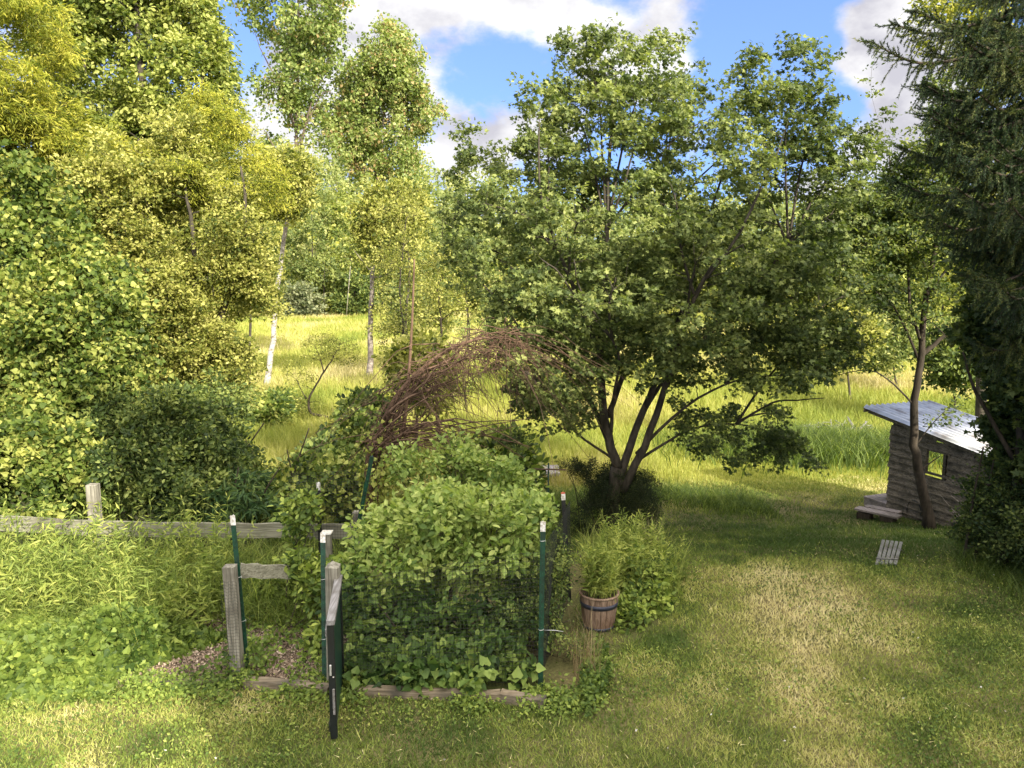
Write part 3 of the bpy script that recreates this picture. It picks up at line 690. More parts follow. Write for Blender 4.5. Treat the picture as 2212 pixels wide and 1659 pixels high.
        make_tree('shrub', lab, 'shrub', b, [trunk_to(b + [dx, dy, 0], [b + [dx * 2, dy * 2, 1.0], b + [dx * 3.2, dy * 3, 1.9]], .03, .01) for dx, dy in ((-.3, 0), (.25, .1), (0, -.2), (.5, .2))],
                  ell, n, per, .20, sz, tp, M[mat], M['bark_dark'], flat=.9, up=.5, lmin=.004, hang=.3, shoot=.35, crown='foliage', trunkname='stems', zmin=b[2] + .05)
    D = 10.9; b = gb(470, D)
    make_tree('elder_shrub', 'dark blue-green compound-leaved shrub just above the fence rail', 'shrub', b,
              [trunk_to(b + [dx, 0, 0], [b + [dx * 2, 0, .9], b + [dx * 3, 0, 1.4]], .02, .008) for dx in (-.2, .1, .3)],
              [E(450, 1085, 90, 30, D, .4), E(530, 1070, 70, 35, D, .4), E(590, 1050, 50, 35, D, .4)],
              90, 50, .17, .15, 'lance', M['bluegreen'], M['bark_dark'], flat=.4, up=1.1, droop=.3, lmin=.004, crown='foliage', trunkname='stems')
    D = 12.6; b = gb(660, D)
    make_tree('leafy_shrub', 'mixed light green shrub growing behind the tallest white-tipped steel post', 'shrub', b,
              [trunk_to(b + [dx, 0, 0], [b + [dx * 2, 0, .9], b + [dx * 3, 0, 1.6]], .02, .008) for dx in (-.3, -.1, .2, .4)],
              [E(660, 1035, 60, 35, D, .7), E(650, 1070, 80, 50, D - .5, .6), E(740, 1040, 50, 70, D - .2, .6), E(770, 960, 30, 60, D + 1, .5)],
              260, 42, .20, .085, 'heart', M['vine'], M['bark_dark'], flat=.8, up=.6, lmin=.004, crown='foliage', trunkname='stems', zmin=b[2] + .05)


build_left()


def build_poplars():
    D = 43
    b = G(577, 836); D = b[1]
    make_tree('poplar_tree', 'tall airy poplar with a leaning white trunk, left of the pair', 'tree', b,
              [trunk_to(b, [Pt(585, 760, D), Pt(598, 650, D), Pt(613, 520, D), Pt(635, 400, D), Pt(641, 250, D), Pt(645, 100, D), Pt(645, -60, D)], .17, .05),
               ([Pt(636, 380, D), Pt(665, 250, D), Pt(700, 150, D + 1), Pt(725, 90, D + 1)], .09, .02), ([Pt(640, 280, D), Pt(600, 180, D - 1), Pt(560, 100, D - 1)], .08, .02),
               ([Pt(636, 330, D), Pt(690, 210, D), Pt(715, 200, D)], .05, .02), ([Pt(637, 380, D), Pt(600, 330, D), Pt(570, 280, D)], .05, .02)],
              [E(630, 20, 105, 75, D, 2.8), E(600, 100, 50, 60, D, 1.8), E(690, 90, 40, 50, D, 1.6), E(640, 160, 70, 50, D, 2, .7), E(600, 200, 50, 40, D, 1.6, .7), E(640, 260, 60, 50, D, 1.6, .6), E(580, 290, 30, 30, D, 1, .6), E(690, 280, 40, 50, D, 1.2, .6), E(640, -90, 90, 60, D, 2.5)],
              300, 80, .60, .15, 'heart', M['poplar'], M['bark_poplar'], shoot=.3, flat=.9, up=.15, droop=.6, lmin=.014, twigs=3, rlen=.012, hang=.2)
    b = G(798, 818); D = b[1]
    make_tree('poplar_tree', 'tall full-crowned poplar with a bare grey lower trunk, right of the pair', 'tree', b,
              [trunk_to(b, [Pt(800, 720, D), Pt(803, 600, D), Pt(808, 480, D), Pt(816, 380, D), Pt(828, 280, D), Pt(832, 150, D)], .19, .04),
               ([Pt(812, 420, D), Pt(850, 320, D), Pt(880, 200, D)], .09, .02), ([Pt(815, 380, D), Pt(780, 280, D), Pt(770, 180, D)], .09, .02),
               ([Pt(803, 600, D), Pt(825, 597, D), Pt(845, 600, D)], .05, .02), ([Pt(803, 590, D), Pt(780, 560, D), Pt(765, 540, D)], .03, .012)],
              [E(830, 130, 65, 65, D, 2.2), E(790, 180, 55, 60, D, 2), E(875, 190, 60, 70, D, 2), E(835, 250, 112, 80, D, 2.8, 1.2), E(770, 290, 50, 60, D, 1.8), E(900, 290, 40, 50, D, 1.5), E(730, 260, 28, 30, D, 1), E(840, 350, 80, 35, D, 2), E(915, 330, 30, 18, D, 1), E(860, 100, 20, 35, D, 1), E(800, 110, 18, 30, D, 1)],
              440, 100, .58, .145, 'heart', M['poplar'], M['bark_grey'], shoot=.3, flat=.9, up=.15, droop=.6, lmin=.014, twigs=3, hang=.2,
              tintf=lambda P: .12 * sm(-13, -8, P[:, 0]))  # right of the crown coloured lighter, painting in its sunlit side
    # slender young trees around the arching dead tree
    for px, D, top, lab, mt, n, leafm in [(868, 26, 430, 'slender young tree with a vine-wrapped trunk just right of the grey poplar trunk', 'bark', 150, 'viburnum'),
                               (950, 24, 560, 'thin yellowish sapling rising behind the arch of dead branches', 'bark_dark', 150, 'viburnum'),
                               (1010, 34, 500, 'pale airy sapling at the left fringe of the maple crown', 'bark_dark', 170, 'poplar')]:
        b = gb(px, D)
        make_tree('young_tree', lab, 'tree', b, [trunk_to(b, [Pt(px - 7, 820, D), Pt(px + 4, 720, D), Pt(px - 4, 620, D), Pt(px + 10, top + 40, D)], .065, .015)],
                  [E(px, top + 30, 45, 50, D, 1), E(px - 20, top + 120, 45, 60, D, 1), E(px + 30, top + 130, 45, 60, D, 1), E(px + 5, top + 230, 60, 70, D, 1.2), E(px - 5, top + 300, 60, 50, D, 1.2, .6), E(px, top + 390, 30, 60, D, .5, 1.5)],
                  n, 55, .32, .08, 'diamond', M[leafm], M[mt], flat=.7, up=.5, lmin=.008)
    for px, cx, cy, rx, ry, D, mat, lab in [(545, 595, 400, 70, 68, 37, 'viburnum', 'yellow-green tree in front of the upper part of the leaning white poplar trunk'),
                              (880, 850, 480, 70, 75, 38, 'viburnum', 'sunlit yellowish tree in front of the upper part of the grey poplar trunk')]:
        b = gb(px, D)
        make_tree('understory_tree', lab, 'tree', b, [trunk_to(b, [Pt(px - 4, 700, D), Pt(px + 4, 560, D), Pt(cx, cy, D)], .08, .03)],
                  [E(cx, cy, rx, ry, D, 2), E(cx - rx * .4, cy + ry * .5, rx * .6, ry * .6, D, 1.5), E(cx + rx * .4, cy - ry * .5, rx * .5, ry * .5, D, 1.5)], 260, 50, .55, .17, 'oval', M[mat], M['bark'], flat=.7, up=.4, lmin=.012)
    for px, cy, rx, ry, D, mat, lab in [(600, 880, 25, 18, 30, 'vine', 'light green brush in the meadow below the white poplar trunk'),
                              (790, 895, 30, 28, 24, 'shrub', 'green brush at the foot of the grey poplar'),
                              (900, 800, 50, 60, 22, 'viburnum', 'yellowish brush behind the left leg of the dead arch'),
                              (1010, 640, 80, 60, 45, 'viburnum', 'pale sunny brush in the meadow left of the maple'),
                              (880, 620, 50, 70, 44, 'wood', 'pale brush in the meadow right of the grey poplar trunk'),
                              (1060, 1000, 60, 25, 16, 'vine', 'green brush seen through the foot of the dead arch'),
                              (1230, 700, 90, 60, 40, 'wood', 'pale brush in the meadow behind the main maple stem'),
                              (720, 995, 50, 22, 17, 'shrub', 'low green brush in front of the crooked tree'),
                              (1830, 730, 60, 60, 36, 'viburnum', 'sunny bush in the meadow between the maple and the slim tree'),
                              (1930, 720, 60, 70, 40, 'wood', 'pale bushy tree in the meadow left of the slim tree fork'),
                              (2060, 760, 70, 60, 30, 'shrub', 'green bush in the meadow above the shed roof'),
                              (1730, 740, 40, 40, 48, 'maple', 'dark green bush in the meadow behind the right maple boughs'),
                              (1500, 640, 90, 50, 70, 'viburnum', 'yellow-green bush in the meadow behind the maple boughs')]:
        b = gb(px, D)
        make_tree('meadow_bush', lab, 'bush', b, [trunk_to(b, [Pt(px, cy + ry, D), Pt(px, cy, D)], .06, .02)],
                  [E(px, cy, rx, ry, D, 1.3), E(px - rx * .4, cy + ry * .6, rx * .7, ry * .6, D, 1.2), E(px + rx * .5, cy + ry * .5, rx * .6, ry * .6, D, 1.2)], 170, 50, .45, .17, 'oval', M[mat], M['bark'], flat=.7, up=.5, lmin=.01, zmin=b[2] + .05)
    # crooked little tree in the meadow
    b = gb(760, 17.5); D = 17.5
    q = G(735, 915)
    make_tree('crooked_tree', 'small crooked leaning tree with an elbow trunk at the meadow edge', 'tree', q,
              [([q, Pt(705, 900, q[1]), Pt(672, 892, q[1]), Pt(668, 862, q[1]), Pt(690, 820, q[1]), Pt(715, 780, q[1]), Pt(735, 740, q[1])], .075, .02),
               ([Pt(670, 870, q[1]), Pt(655, 850, q[1]), Pt(640, 820, q[1])], .03, .012), ([Pt(700, 805, q[1]), Pt(690, 770, q[1]), Pt(680, 745, q[1])], .03, .01)],
              [E(735, 755, 40, 35, q[1], .9), E(690, 750, 35, 30, q[1], .8), E(640, 820, 40, 35, q[1], .8), E(760, 790, 25, 35, q[1], .6), E(650, 880, 35, 20, q[1], .6)],
              110, 40, .28, .07, 'diamond', M['viburnum'], M['bark_dark'], flat=.7, up=.5, lmin=.008)


build_poplars()


def build_far():
    # trees and bushes along the far edge of the meadow
    specs = [(555, 107, 80, 140, 520, 'viburnum', 'tall yellow-green tree beyond the meadow left of the white poplar trunk'),
             (690, 119, 75, 130, 510, 'wood', 'tall pale green tree beyond the meadow between the poplars'),
             (770, 121, 60, 120, 500, 'ash', 'tall green tree beyond the meadow behind the grey poplar trunk'),
             (865, 119, 70, 130, 505, 'viburnum', 'tall yellowish tree beyond the meadow right of the grey poplar trunk'),
             (960, 121, 75, 130, 510, 'wood', 'tall pale tree beyond the meadow left of the maple crown'),
             (665, 112, 42, 34, 648, 'willow', 'round grey-green willow bush at the far edge of the meadow'),
             (712, 116, 55, 60, 612, 'maple', 'dark green bushy tree right of the round willow bush, beyond the meadow'),
             (775, 114, 45, 45, 635, 'shrub', 'dark bush beyond the meadow directly behind the grey poplar trunk'),
             (620, 118, 55, 90, 590, 'wood', 'sunlit tree beyond the meadow behind the white poplar trunk'),
             (900, 117, 75, 80, 610, 'wood', 'broad pale green tree at the meadow end, left of the maple crown'),
             (1010, 120, 70, 100, 580, 'ash', 'mid-green tree beyond the meadow seen through the left of the maple'),
             (1150, 117, 85, 85, 610, 'viburnum', 'yellowish tree beyond the meadow seen through the middle of the maple'),
             (1300, 120, 90, 90, 600, 'wood', 'tree beyond the meadow hidden mostly by the maple trunk'),
             (1450, 118, 90, 100, 600, 'ash', 'green tree beyond the meadow right of the maple stems'),
             (1600, 116, 90, 80, 620, 'wood', 'pale tree beyond the meadow behind the right half of the maple'),
             (1760, 112, 80, 70, 630, 'viburnum', 'yellow-green tree at the meadow end between maple and slim tree'),
             (1880, 105, 70, 90, 640, 'wood', 'pale tree at the meadow end left of the slim tree trunk'),
             (2010, 100, 80, 100, 640, 'ash', 'tree at the meadow end right of the slim tree trunk'),
             (2140, 96, 80, 110, 620, 'wood', 'tree at the meadow end behind the spruce boughs'),
             (480, 110, 100, 110, 590, 'ash', 'tree beyond the meadow behind the crabapple'),
             (300, 100, 120, 120, 560, 'wood', 'tree beyond the meadow glimpsed through the left thicket')]
    for px, D, rx, ry, cy, mat, lab in specs:
        b = gb(px, D); s = sc(D); c = Pt(px, cy, D); rxm = rx * s; top = c[2] + ry * s
        h = top - b[2]
        els = [(b + [0, 0, h * .5], (rxm * .95, rxm * .8, h * .46)), (b + [rxm * .45, 0, h * .38], (rxm * .6, rxm * .6, h * .34)), (b + [-rxm * .5, 0, h * .36], (rxm * .6, rxm * .6, h * .34)), (b + [rxm * .1, -rxm * .3, h * .72], (rxm * .5, rxm * .5, h * .28))]
        make_tree('meadow_edge_tree' if ry > 50 else 'bush', lab, 'tree' if ry > 50 else 'bush', b, [trunk_to(b, [b + [0, 0, h * .35], b + [.2, 0, h * .75]], .16, .05)],
                  els, 170 if ry > 110 else 120, 34, .85, .46, 'diamond', M[mat], M['bark'], flat=.7, up=.5, lmin=.02, twigs=2, group='trees along the far edge of the meadow', rlen=.012, zmin=b[2] + .1)
    # wooded hill: reads as one mass
    lb = MB(); tb = MB(); n = 0
    rows = [(128, 7), (140, 7), (153, 8), (168, 8), (184, 9), (202, 10), (222, 11), (246, 12), (285, 14)]
    for D, step in rows:
        x = -D * .78
        while x < D * .78:
            px = x + rng.normal(0, 2); py = D + rng.normal(0, 3); z = float(gz(px, py)); h = rng.uniform(11, 16); w = rng.uniform(3.5, 5.5)
            tk = rng.normal(0, .16)
            mcl = 34
            el = [(np.array([px, py, z + h * .58]), (w, w, h * .42)), (np.array([px + rng.normal(0, 1), py - 1, z + h * .8]), (w * .5, w * .5, h * .22))]
            C = sample_ell(el, mcl, .8); k = 16; P = np.repeat(C, k, 0) + rng.normal(0, .75, (mcl * k, 3)) * [1, 1, .7]
            leaves(lb, P, .62 + D * .0012, 'diamond', up=.4, tint=rng.normal(.5 + tk, .15, mcl * k))
            tubes(tb, np.array([[px, py, z - .3], [px, py, z + h * .4], [px + .2, py, z + h * .8]]), np.array([.2, .15, .05]), 4)
            x += step * rng.uniform(.8, 1.2); n += 1
    o = lb.build('hillside_wood', [M['wood'], M['bark']]); tag(o, 'distant wooded hillside of pale green deciduous trees', 'woodland', kind='stuff')
    o2 = tb.build('hillside_wood_trunks', M['bark'], parent=o)


build_far()


def build_arch():
    """old tree bent over into an arch of bare brown branches"""
    b = G(792, 1080); D = 11.4; b = gb(795, D); P = lambda x, y, dd=0: Pt(x, y, D + dd)
    root = thing('arching_dead_tree', 'bent-over tree forming an arch of bare brown branches between the bush and the maple', 'tree', b)
    tb = MB()
    main = smooth_line([b, P(800, 1010), P(822, 930), P(862, 850), P(920, 790), P(980, 750), P(1050, 730), P(1120, 735)], 30)
    tubes(tb, main, np.linspace(.065, .012, 30), 7)
    m2 = smooth_line([P(850, 1010), P(870, 930), P(880, 850), P(890, 700), P(895, 560)], 20); tubes(tb, m2, np.linspace(.045, .012, 20), 6)
    B = 30; Ls = []
    for i in range(B):
        o = rng.normal(0, 1, 3) * np.array([.12, .36, .10]); st = rng.integers(0, 12); en = rng.integers(18, 30)
        seg = main[st:en]; t = np.linspace(0, 1, 12); q = np.stack([np.interp(t * (len(seg) - 1), np.arange(len(seg)), seg[:, k]) for k in range(3)], 1)
        q = q + o * (t ** .8 * 1.15)[:, None] + np.cumsum(rng.normal(0, .05, (12, 3)), 0); q[:, 2] -= rng.uniform(-.1, .75) * t ** 2.5; q[:, 0] += rng.uniform(-.1, .5) * t ** 2; Ls.append(q)
    tubes(tb, np.array(Ls), np.broadcast_to(np.linspace(.012, .003, 12), (B, 12)) * rng.uniform(.5, 2.2, (B, 1)), 4)
    H = 300; Ls = []
    for i in range(H):
        a = main[int(29 - 22 * rng.random() ** 1.3)] + rng.normal(0, .10, 3); dx = rng.normal(.25, .8); dy = rng.normal(0, .35); ln = rng.uniform(.3, 1.7)
        t = np.linspace(0, 1, 7)
        q = a + np.stack([dx * t * ln, dy * t * ln, ln * (.25 * t * rng.random() - t ** 1.7)], 1) + np.cumsum(rng.normal(0, .04, (7, 3)), 0); Ls.append(q)
    tubes(tb, np.array(Ls), np.broadcast_to(np.linspace(.0065, .002, 7), (H, 7)) * rng.uniform(.5, 1.5, (H, 1)), 3)
    tubes(tb, np.array([smooth_line([main[6] + rng.normal(0, .1, 3), P(rng.uniform(860, 1000), rng.uniform(900, 960), rng.normal(0, .3)), P(rng.uniform(950, 1150), rng.uniform(900, 1040), rng.normal(0, .4))], 9) for _ in range(26)]),
          np.broadcast_to(np.linspace(.014, .004, 9), (26, 9)), 4)
    tb.build('branches', M['twig'], root, b)
    lb = MB(); P0 = main[rng.integers(2, 9, 260)] + rng.normal(0, .22, (260, 3)); leaves(lb, P0, .06, 'heart', up=.3, droop=.4, tint=rng.normal(.6, .2, 260))
    P0 = P(840, 1040) + rng.normal(0, 1, (900, 3)) * [.25, .3, .3]; leaves(lb, P0, .07, 'heart', up=.3, tint=rng.normal(.85, .2, 900))
    lb.build('vine_leaves', M['vine'], root, b)


build_arch()


def build_right():
    # slim tree in front of the shed
    b = G(2008, 1142); D = b[1]; P = lambda x, y, dd=0: Pt(x, y, D + dd)
    make_tree('slim_tree', 'slim dark-stemmed tree standing in front of the plank shed', 'tree', b,
              [([b, P(1988, 1040), P(1975, 960), P(1978, 860), P(1990, 760), P(2005, 620), P(2030, 480), P(2060, 340), P(2080, 220)], .105, .025),
               ([P(1990, 790), P(1960, 720), P(1920, 650), P(1850, 610)], .03, .008), ([P(1988, 770), P(2030, 735), P(2080, 705), P(2130, 690)], .055, .01),
               ([P(1978, 880), P(1930, 830), P(1880, 800), P(1810, 810)], .022, .006), ([P(1990, 740), P(1965, 660), P(1960, 560), P(1930, 450), P(1920, 330)], .035, .008),
               ([P(2010, 600), P(1950, 480), P(1890, 400)], .025, .006), ([P(1980, 960), P(2010, 920), P(2050, 880)], .016, .005), ([P(2003, 640), P(2060, 560), P(2120, 470)], .03, .008),
               ([P(1990, 1015), P(2010, 1000), P(2030, 985)], .018, .008)],
              [E(1910, 260, 55, 60, D, .8), E(1960, 330, 60, 70, D, .9), E(1900, 430, 75, 50, D, .9), E(2020, 300, 70, 90, D, .9), E(1880, 540, 110, 60, D, 1.2, 1.1), E(1850, 640, 110, 50, D, 1.1), E(1990, 500, 90, 90, D, 1.2), E(1950, 640, 70, 60, D, .9, .7), E(2080, 600, 60, 90, D, 1),
               E(1860, 770, 70, 30, D, .6, .5), E(2060, 240, 60, 90, D + 1, 1), E(2030, 900, 35, 30, D - .3, .3, .6), E(1830, 480, 40, 80, D, .9, .8), E(2000, 400, 80, 90, D, 1.1), E(1890, 190, 20, 45, D, .4, 3), E(2060, 440, 60, 80, D, 1)],
              620, 56, .22, .068, 'oval', M['cherry'], M['bark_dark'], flat=.5, up=.9, lmin=.0045)
    # dark shrubbery on the right edge
    D = 10.6; b = gb(2190, D)
    make_tree('dark_maple', 'dark shaded maple filling the right edge below the spruce', 'tree', b,
              [trunk_to(b, [Pt(2200, 1000, D), Pt(2190, 800, D), Pt(2170, 620, D)], .09, .02), ([Pt(2195, 1000, D), Pt(2110, 850, D), Pt(2080, 760, D)], .04, .01)],
              [E(2190, 700, 80, 70, D + .8, 1), E(2220, 820, 60, 80, D, 1), E(2260, 940, 80, 100, D, 1.1), E(2215, 900, 35, 40, D - .4, .4, .7), E(2215, 980, 40, 50, D, .5), E(2240, 600, 80, 120, D, 1.1), E(2160, 560, 50, 50, D + 1, .9), E(2150, 740, 40, 50, D + .6, .6)],
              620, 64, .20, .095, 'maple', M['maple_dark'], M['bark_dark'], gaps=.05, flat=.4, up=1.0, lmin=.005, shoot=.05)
    D = 11.0; b = gb(2130, D)
    make_tree('dark_shrub', 'dense dark shrub in shade to the right of the shed', 'shrub', b,
              [trunk_to(b + [dx, 0, 0], [b + [dx * 1.2 + .1, 0, .9], b + [dx * 1.3 + .2, 0, 1.7]], .025, .01) for dx in (-.2, -.05, .2, .5)],
              [E(2185, 1070, 60, 80, D, .9), E(2200, 1140, 80, 80, D - .6, .9), E(2115, 1155, 40, 25, D, .4), E(2230, 1010, 60, 80, D, .9), E(2230, 1190, 60, 60, D - 1, .7)],
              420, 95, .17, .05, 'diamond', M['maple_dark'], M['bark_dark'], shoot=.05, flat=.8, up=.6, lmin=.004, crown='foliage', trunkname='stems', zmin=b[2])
    # overhanging background tree catching the sun at the top right
    D = 20; b = gb(2120, D)
    make_tree('sunlit_tree', 'bright yellow-green tree glimpsed behind the spruce at the top right', 'tree', b,
              [trunk_to(b, [Pt(2120, 600, D), Pt(2110, 300, D), Pt(2090, 60, D)], .16, .03)],
              [E(2080, 40, 80, 60, D, 1.3), E(2130, 200, 90, 100, D, 1.5), E(2060, 320, 70, 60, D, 1.2), E(2170, 380, 90, 100, D, 1.6), E(2110, -60, 110, 70, D, 1.5), E(2120, 520, 90, 90, D, 1.4)],
              260, 55, .36, .10, 'oval', M['yellow'], M['bark'], flat=.6, up=.6, lmin=.008)


build_right()


def build_spruce():
    D = 8.6; tx = Pt(2420, 800, D)[0]; b = np.array([tx, D + .3, float(gz(tx, D))])
    root = thing('spruce_tree', 'tall dark spruce with drooping boughs hanging in from the right edge', 'tree', b)
    tb = MB(); nb = MB()
    tubes(tb, np.array([b + [0, 0, -.1], b + [0, 0, 3], b + [.05, 0, 7], b + [0, 0, 11]]), np.array([.24, .2, .13, .05]), 10)
    tips = [(1880, 100, 0), (1925, 60, .5), (1990, 190, -.3), (2010, 120, .8), (1935, 400, .2), (1950, 330, 1.0), (2000, 470, -.4), (2060, 540, .3), (2090, 600, -.6), (2130, 640, .2),
            (2060, 60, -.8), (2100, 200, -1.0), (2120, 330, -.9), (2100, 440, -1.0), (2140, 520, .6), (2150, 60, .8), (2030, 250, .4), (2150, 620, -1.1), (2170, 280, .9), (2060, 380, .9), (2160, 140, -1.2),
            (1975, 30, 0.2), (2180, 450, -1.3), (2100, -30, .1), (2060, 500, 1.2), (2190, 680, -.3)]
    tips += [(rng.uniform(2000, 2230), rng.uniform(-60, 520), rng.uniform(-1.2, 1.3)) for _ in range(40)] + [(rng.uniform(2090, 2230), rng.uniform(380, 760), rng.uniform(-.8, 1.0)) for _ in range(16)]
    limbs = []
    for (px, py, dd) in tips:
        tip = Pt(px, py, D + dd); L = np.linalg.norm(tip[:2] - b[:2]); a = np.array([b[0], b[1], tip[2] + .12 * L + rng.uniform(-.1, .3)])
        mid = (a + tip) / 2 + [0, 0, -.04 * L]; q3 = a * .2 + tip * .8 + np.array([0, 0, -.07 * L]); l = smooth_line([a, mid, q3, tip + [0, 0, .05]], 22); limbs.append(l)
        tubes(tb, l, np.linspace(.035, .005, 22), 6)
    brs = []
    for l in limbs:
        for k in range(4, 22):
            for rep in range(5):
                f = rng.random(); a = l[k - 1] * (1 - f) + l[k] * f; d = nrm(l[k] - l[k - 1]); sidev = np.cross(d, [0, 0, 1]); s = rng.choice([-1, 1])
                rem = (22 - k) / 22
                if rep < 3: # side branchlet pointing forward
                    ln = rng.uniform(.12, .2) + .42 * rem * rng.random(); v = nrm(d * .8 + sidev * s * rng.uniform(.5, 1.1) + [0, 0, rng.normal(0, .1)]); dr = .35
                else:      # hanging tassels
                    ln = rng.uniform(.12, .36) * (.45 + .8 * rem); v = nrm(d * .5 + sidev * s * rng.uniform(.1, .6) + [0, 0, -.5]); dr = .75
                t = np.linspace(0, 1, 6)[:, None]; q = a + v * ln * t + np.array([0, 0, -1]) * dr * ln * t ** 1.8 + (np.array([0, 0, .3]) * ln * t ** 4 if rep < 3 else 0); brs.append(q)
        brs.append(np.array([l[int(i)] for i in np.linspace(12, 21, 6)]))
    brs = np.array(brs); tubes(tb, brs, np.broadcast_to(np.linspace(.004, .002, 6), (len(brs), 6)), 3)
    ln = np.linalg.norm(brs[:, -1] - brs[:, 0], axis=1); cnt = np.clip((ln * 430).astype(int), 30, 240); j = np.repeat(np.arange(len(brs)), cnt)
    q = rng.random(len(j)) * 4.999; i0 = q.astype(int); fr = (q - i0)[:, None]; P = brs[j, i0] * (1 - fr) + brs[j, i0 + 1] * fr; T = nrm(brs[j, i0 + 1] - brs[j, i0])
    Nn = nrm(rng.normal(size=P.shape)); Dv = nrm(T * .9 + nrm(Nn - T * np.sum(Nn * T, 1, keepdims=True)) * .8); X = nrm(np.cross(Dv, rng.normal(size=P.shape)))
    s = rng.uniform(.022, .038, len(P))[:, None]; V = np.stack([P - X * .0034, P + X * .0034, P + Dv * s], 1)
    nb.add(V, np.arange(len(P) * 3).reshape(-1, 3), 0, np.clip(rng.normal(.45, .15, len(P)) + rng.normal(0, .15, len(brs))[j], 0, 1))
    tb.build('trunk', M['bark_dark'], root, b); nb.build('needles', M['spruce'], root, b)


build_spruce()

# ------------------------------------------------------------------ garden bushes and weeds
def bush(name, label, b, ells, clumps, per, cr, ls, tpl, leaf, bark='bark_dark', nst=7, **kw):
    b = np.asarray(b, float); top = max(e[0][2] for e in ells)
    st = []
    for i in range(nst):
        e = ells[rng.integers(len(ells))][0]; o = np.array([rng.normal(0, .18), rng.normal(0, .14), 0]); q = b + o; q[2] = float(gz(q[0], q[1]))
        st.append(([q, q * .45 + e * .55 + rng.normal(0, .05, 3), e + rng.normal(0, .1, 3)], .012, .004))
    kw.setdefault('lmin', .003); kw.setdefault('up', .7)
    return make_tree(name, label, 'bush', b, st, ells, clumps, per, cr, ls, tpl, M[leaf], M[bark], crown='foliage', trunkname='stems', sides=4, **kw)


def stems(mb, base, h, nl, ls, tpl='lance', lean=.25, mat=0, smat=0, tint=.5, flower=None, top=1.0):
    n = len(base); az = rng.uniform(0, 6.28, n); ln = rng.normal(0, lean, n); hh = h * rng.uniform(.6, 1.15, n)
    t = np.linspace(0, 1, 6); P = base[:, None] + np.stack([np.cos(az)[:, None] * (ln * hh)[:, None] * t[None] ** 1.7, np.sin(az)[:, None] * (ln * hh)[:, None] * t[None] ** 1.7, hh[:, None] * t[None] * np.ones((n, 1))], -1)
    tubes(mb, P, np.broadcast_to(np.linspace(.0035, .0015, 6), (n, 6)), 3, smat, .4)
    k = n * nl; j = np.repeat(np.arange(n), nl); f = np.tile(np.linspace(.15, 1, nl), n); q = f * 4.999; i0 = q.astype(int); fr = (q - i0)[:, None]
    C = P[j, i0] * (1 - fr) + P[j, i0 + 1] * fr; a = rng.uniform(0, 6.28) + np.tile(np.arange(nl) * 2.4, n) + rng.normal(0, .4, k)
    dv = np.stack([np.cos(a), np.sin(a), np.full(k, .35) + .5 * f], 1)
    leaves(mb, C, ls * (1.15 - .5 * f * top), tpl, up=.8, dirs=dv, dirw=1.6, tint=np.clip(rng.normal(tint, .15, k) + .15 * (f - .5), 0, 1), mat=mat)
    return P



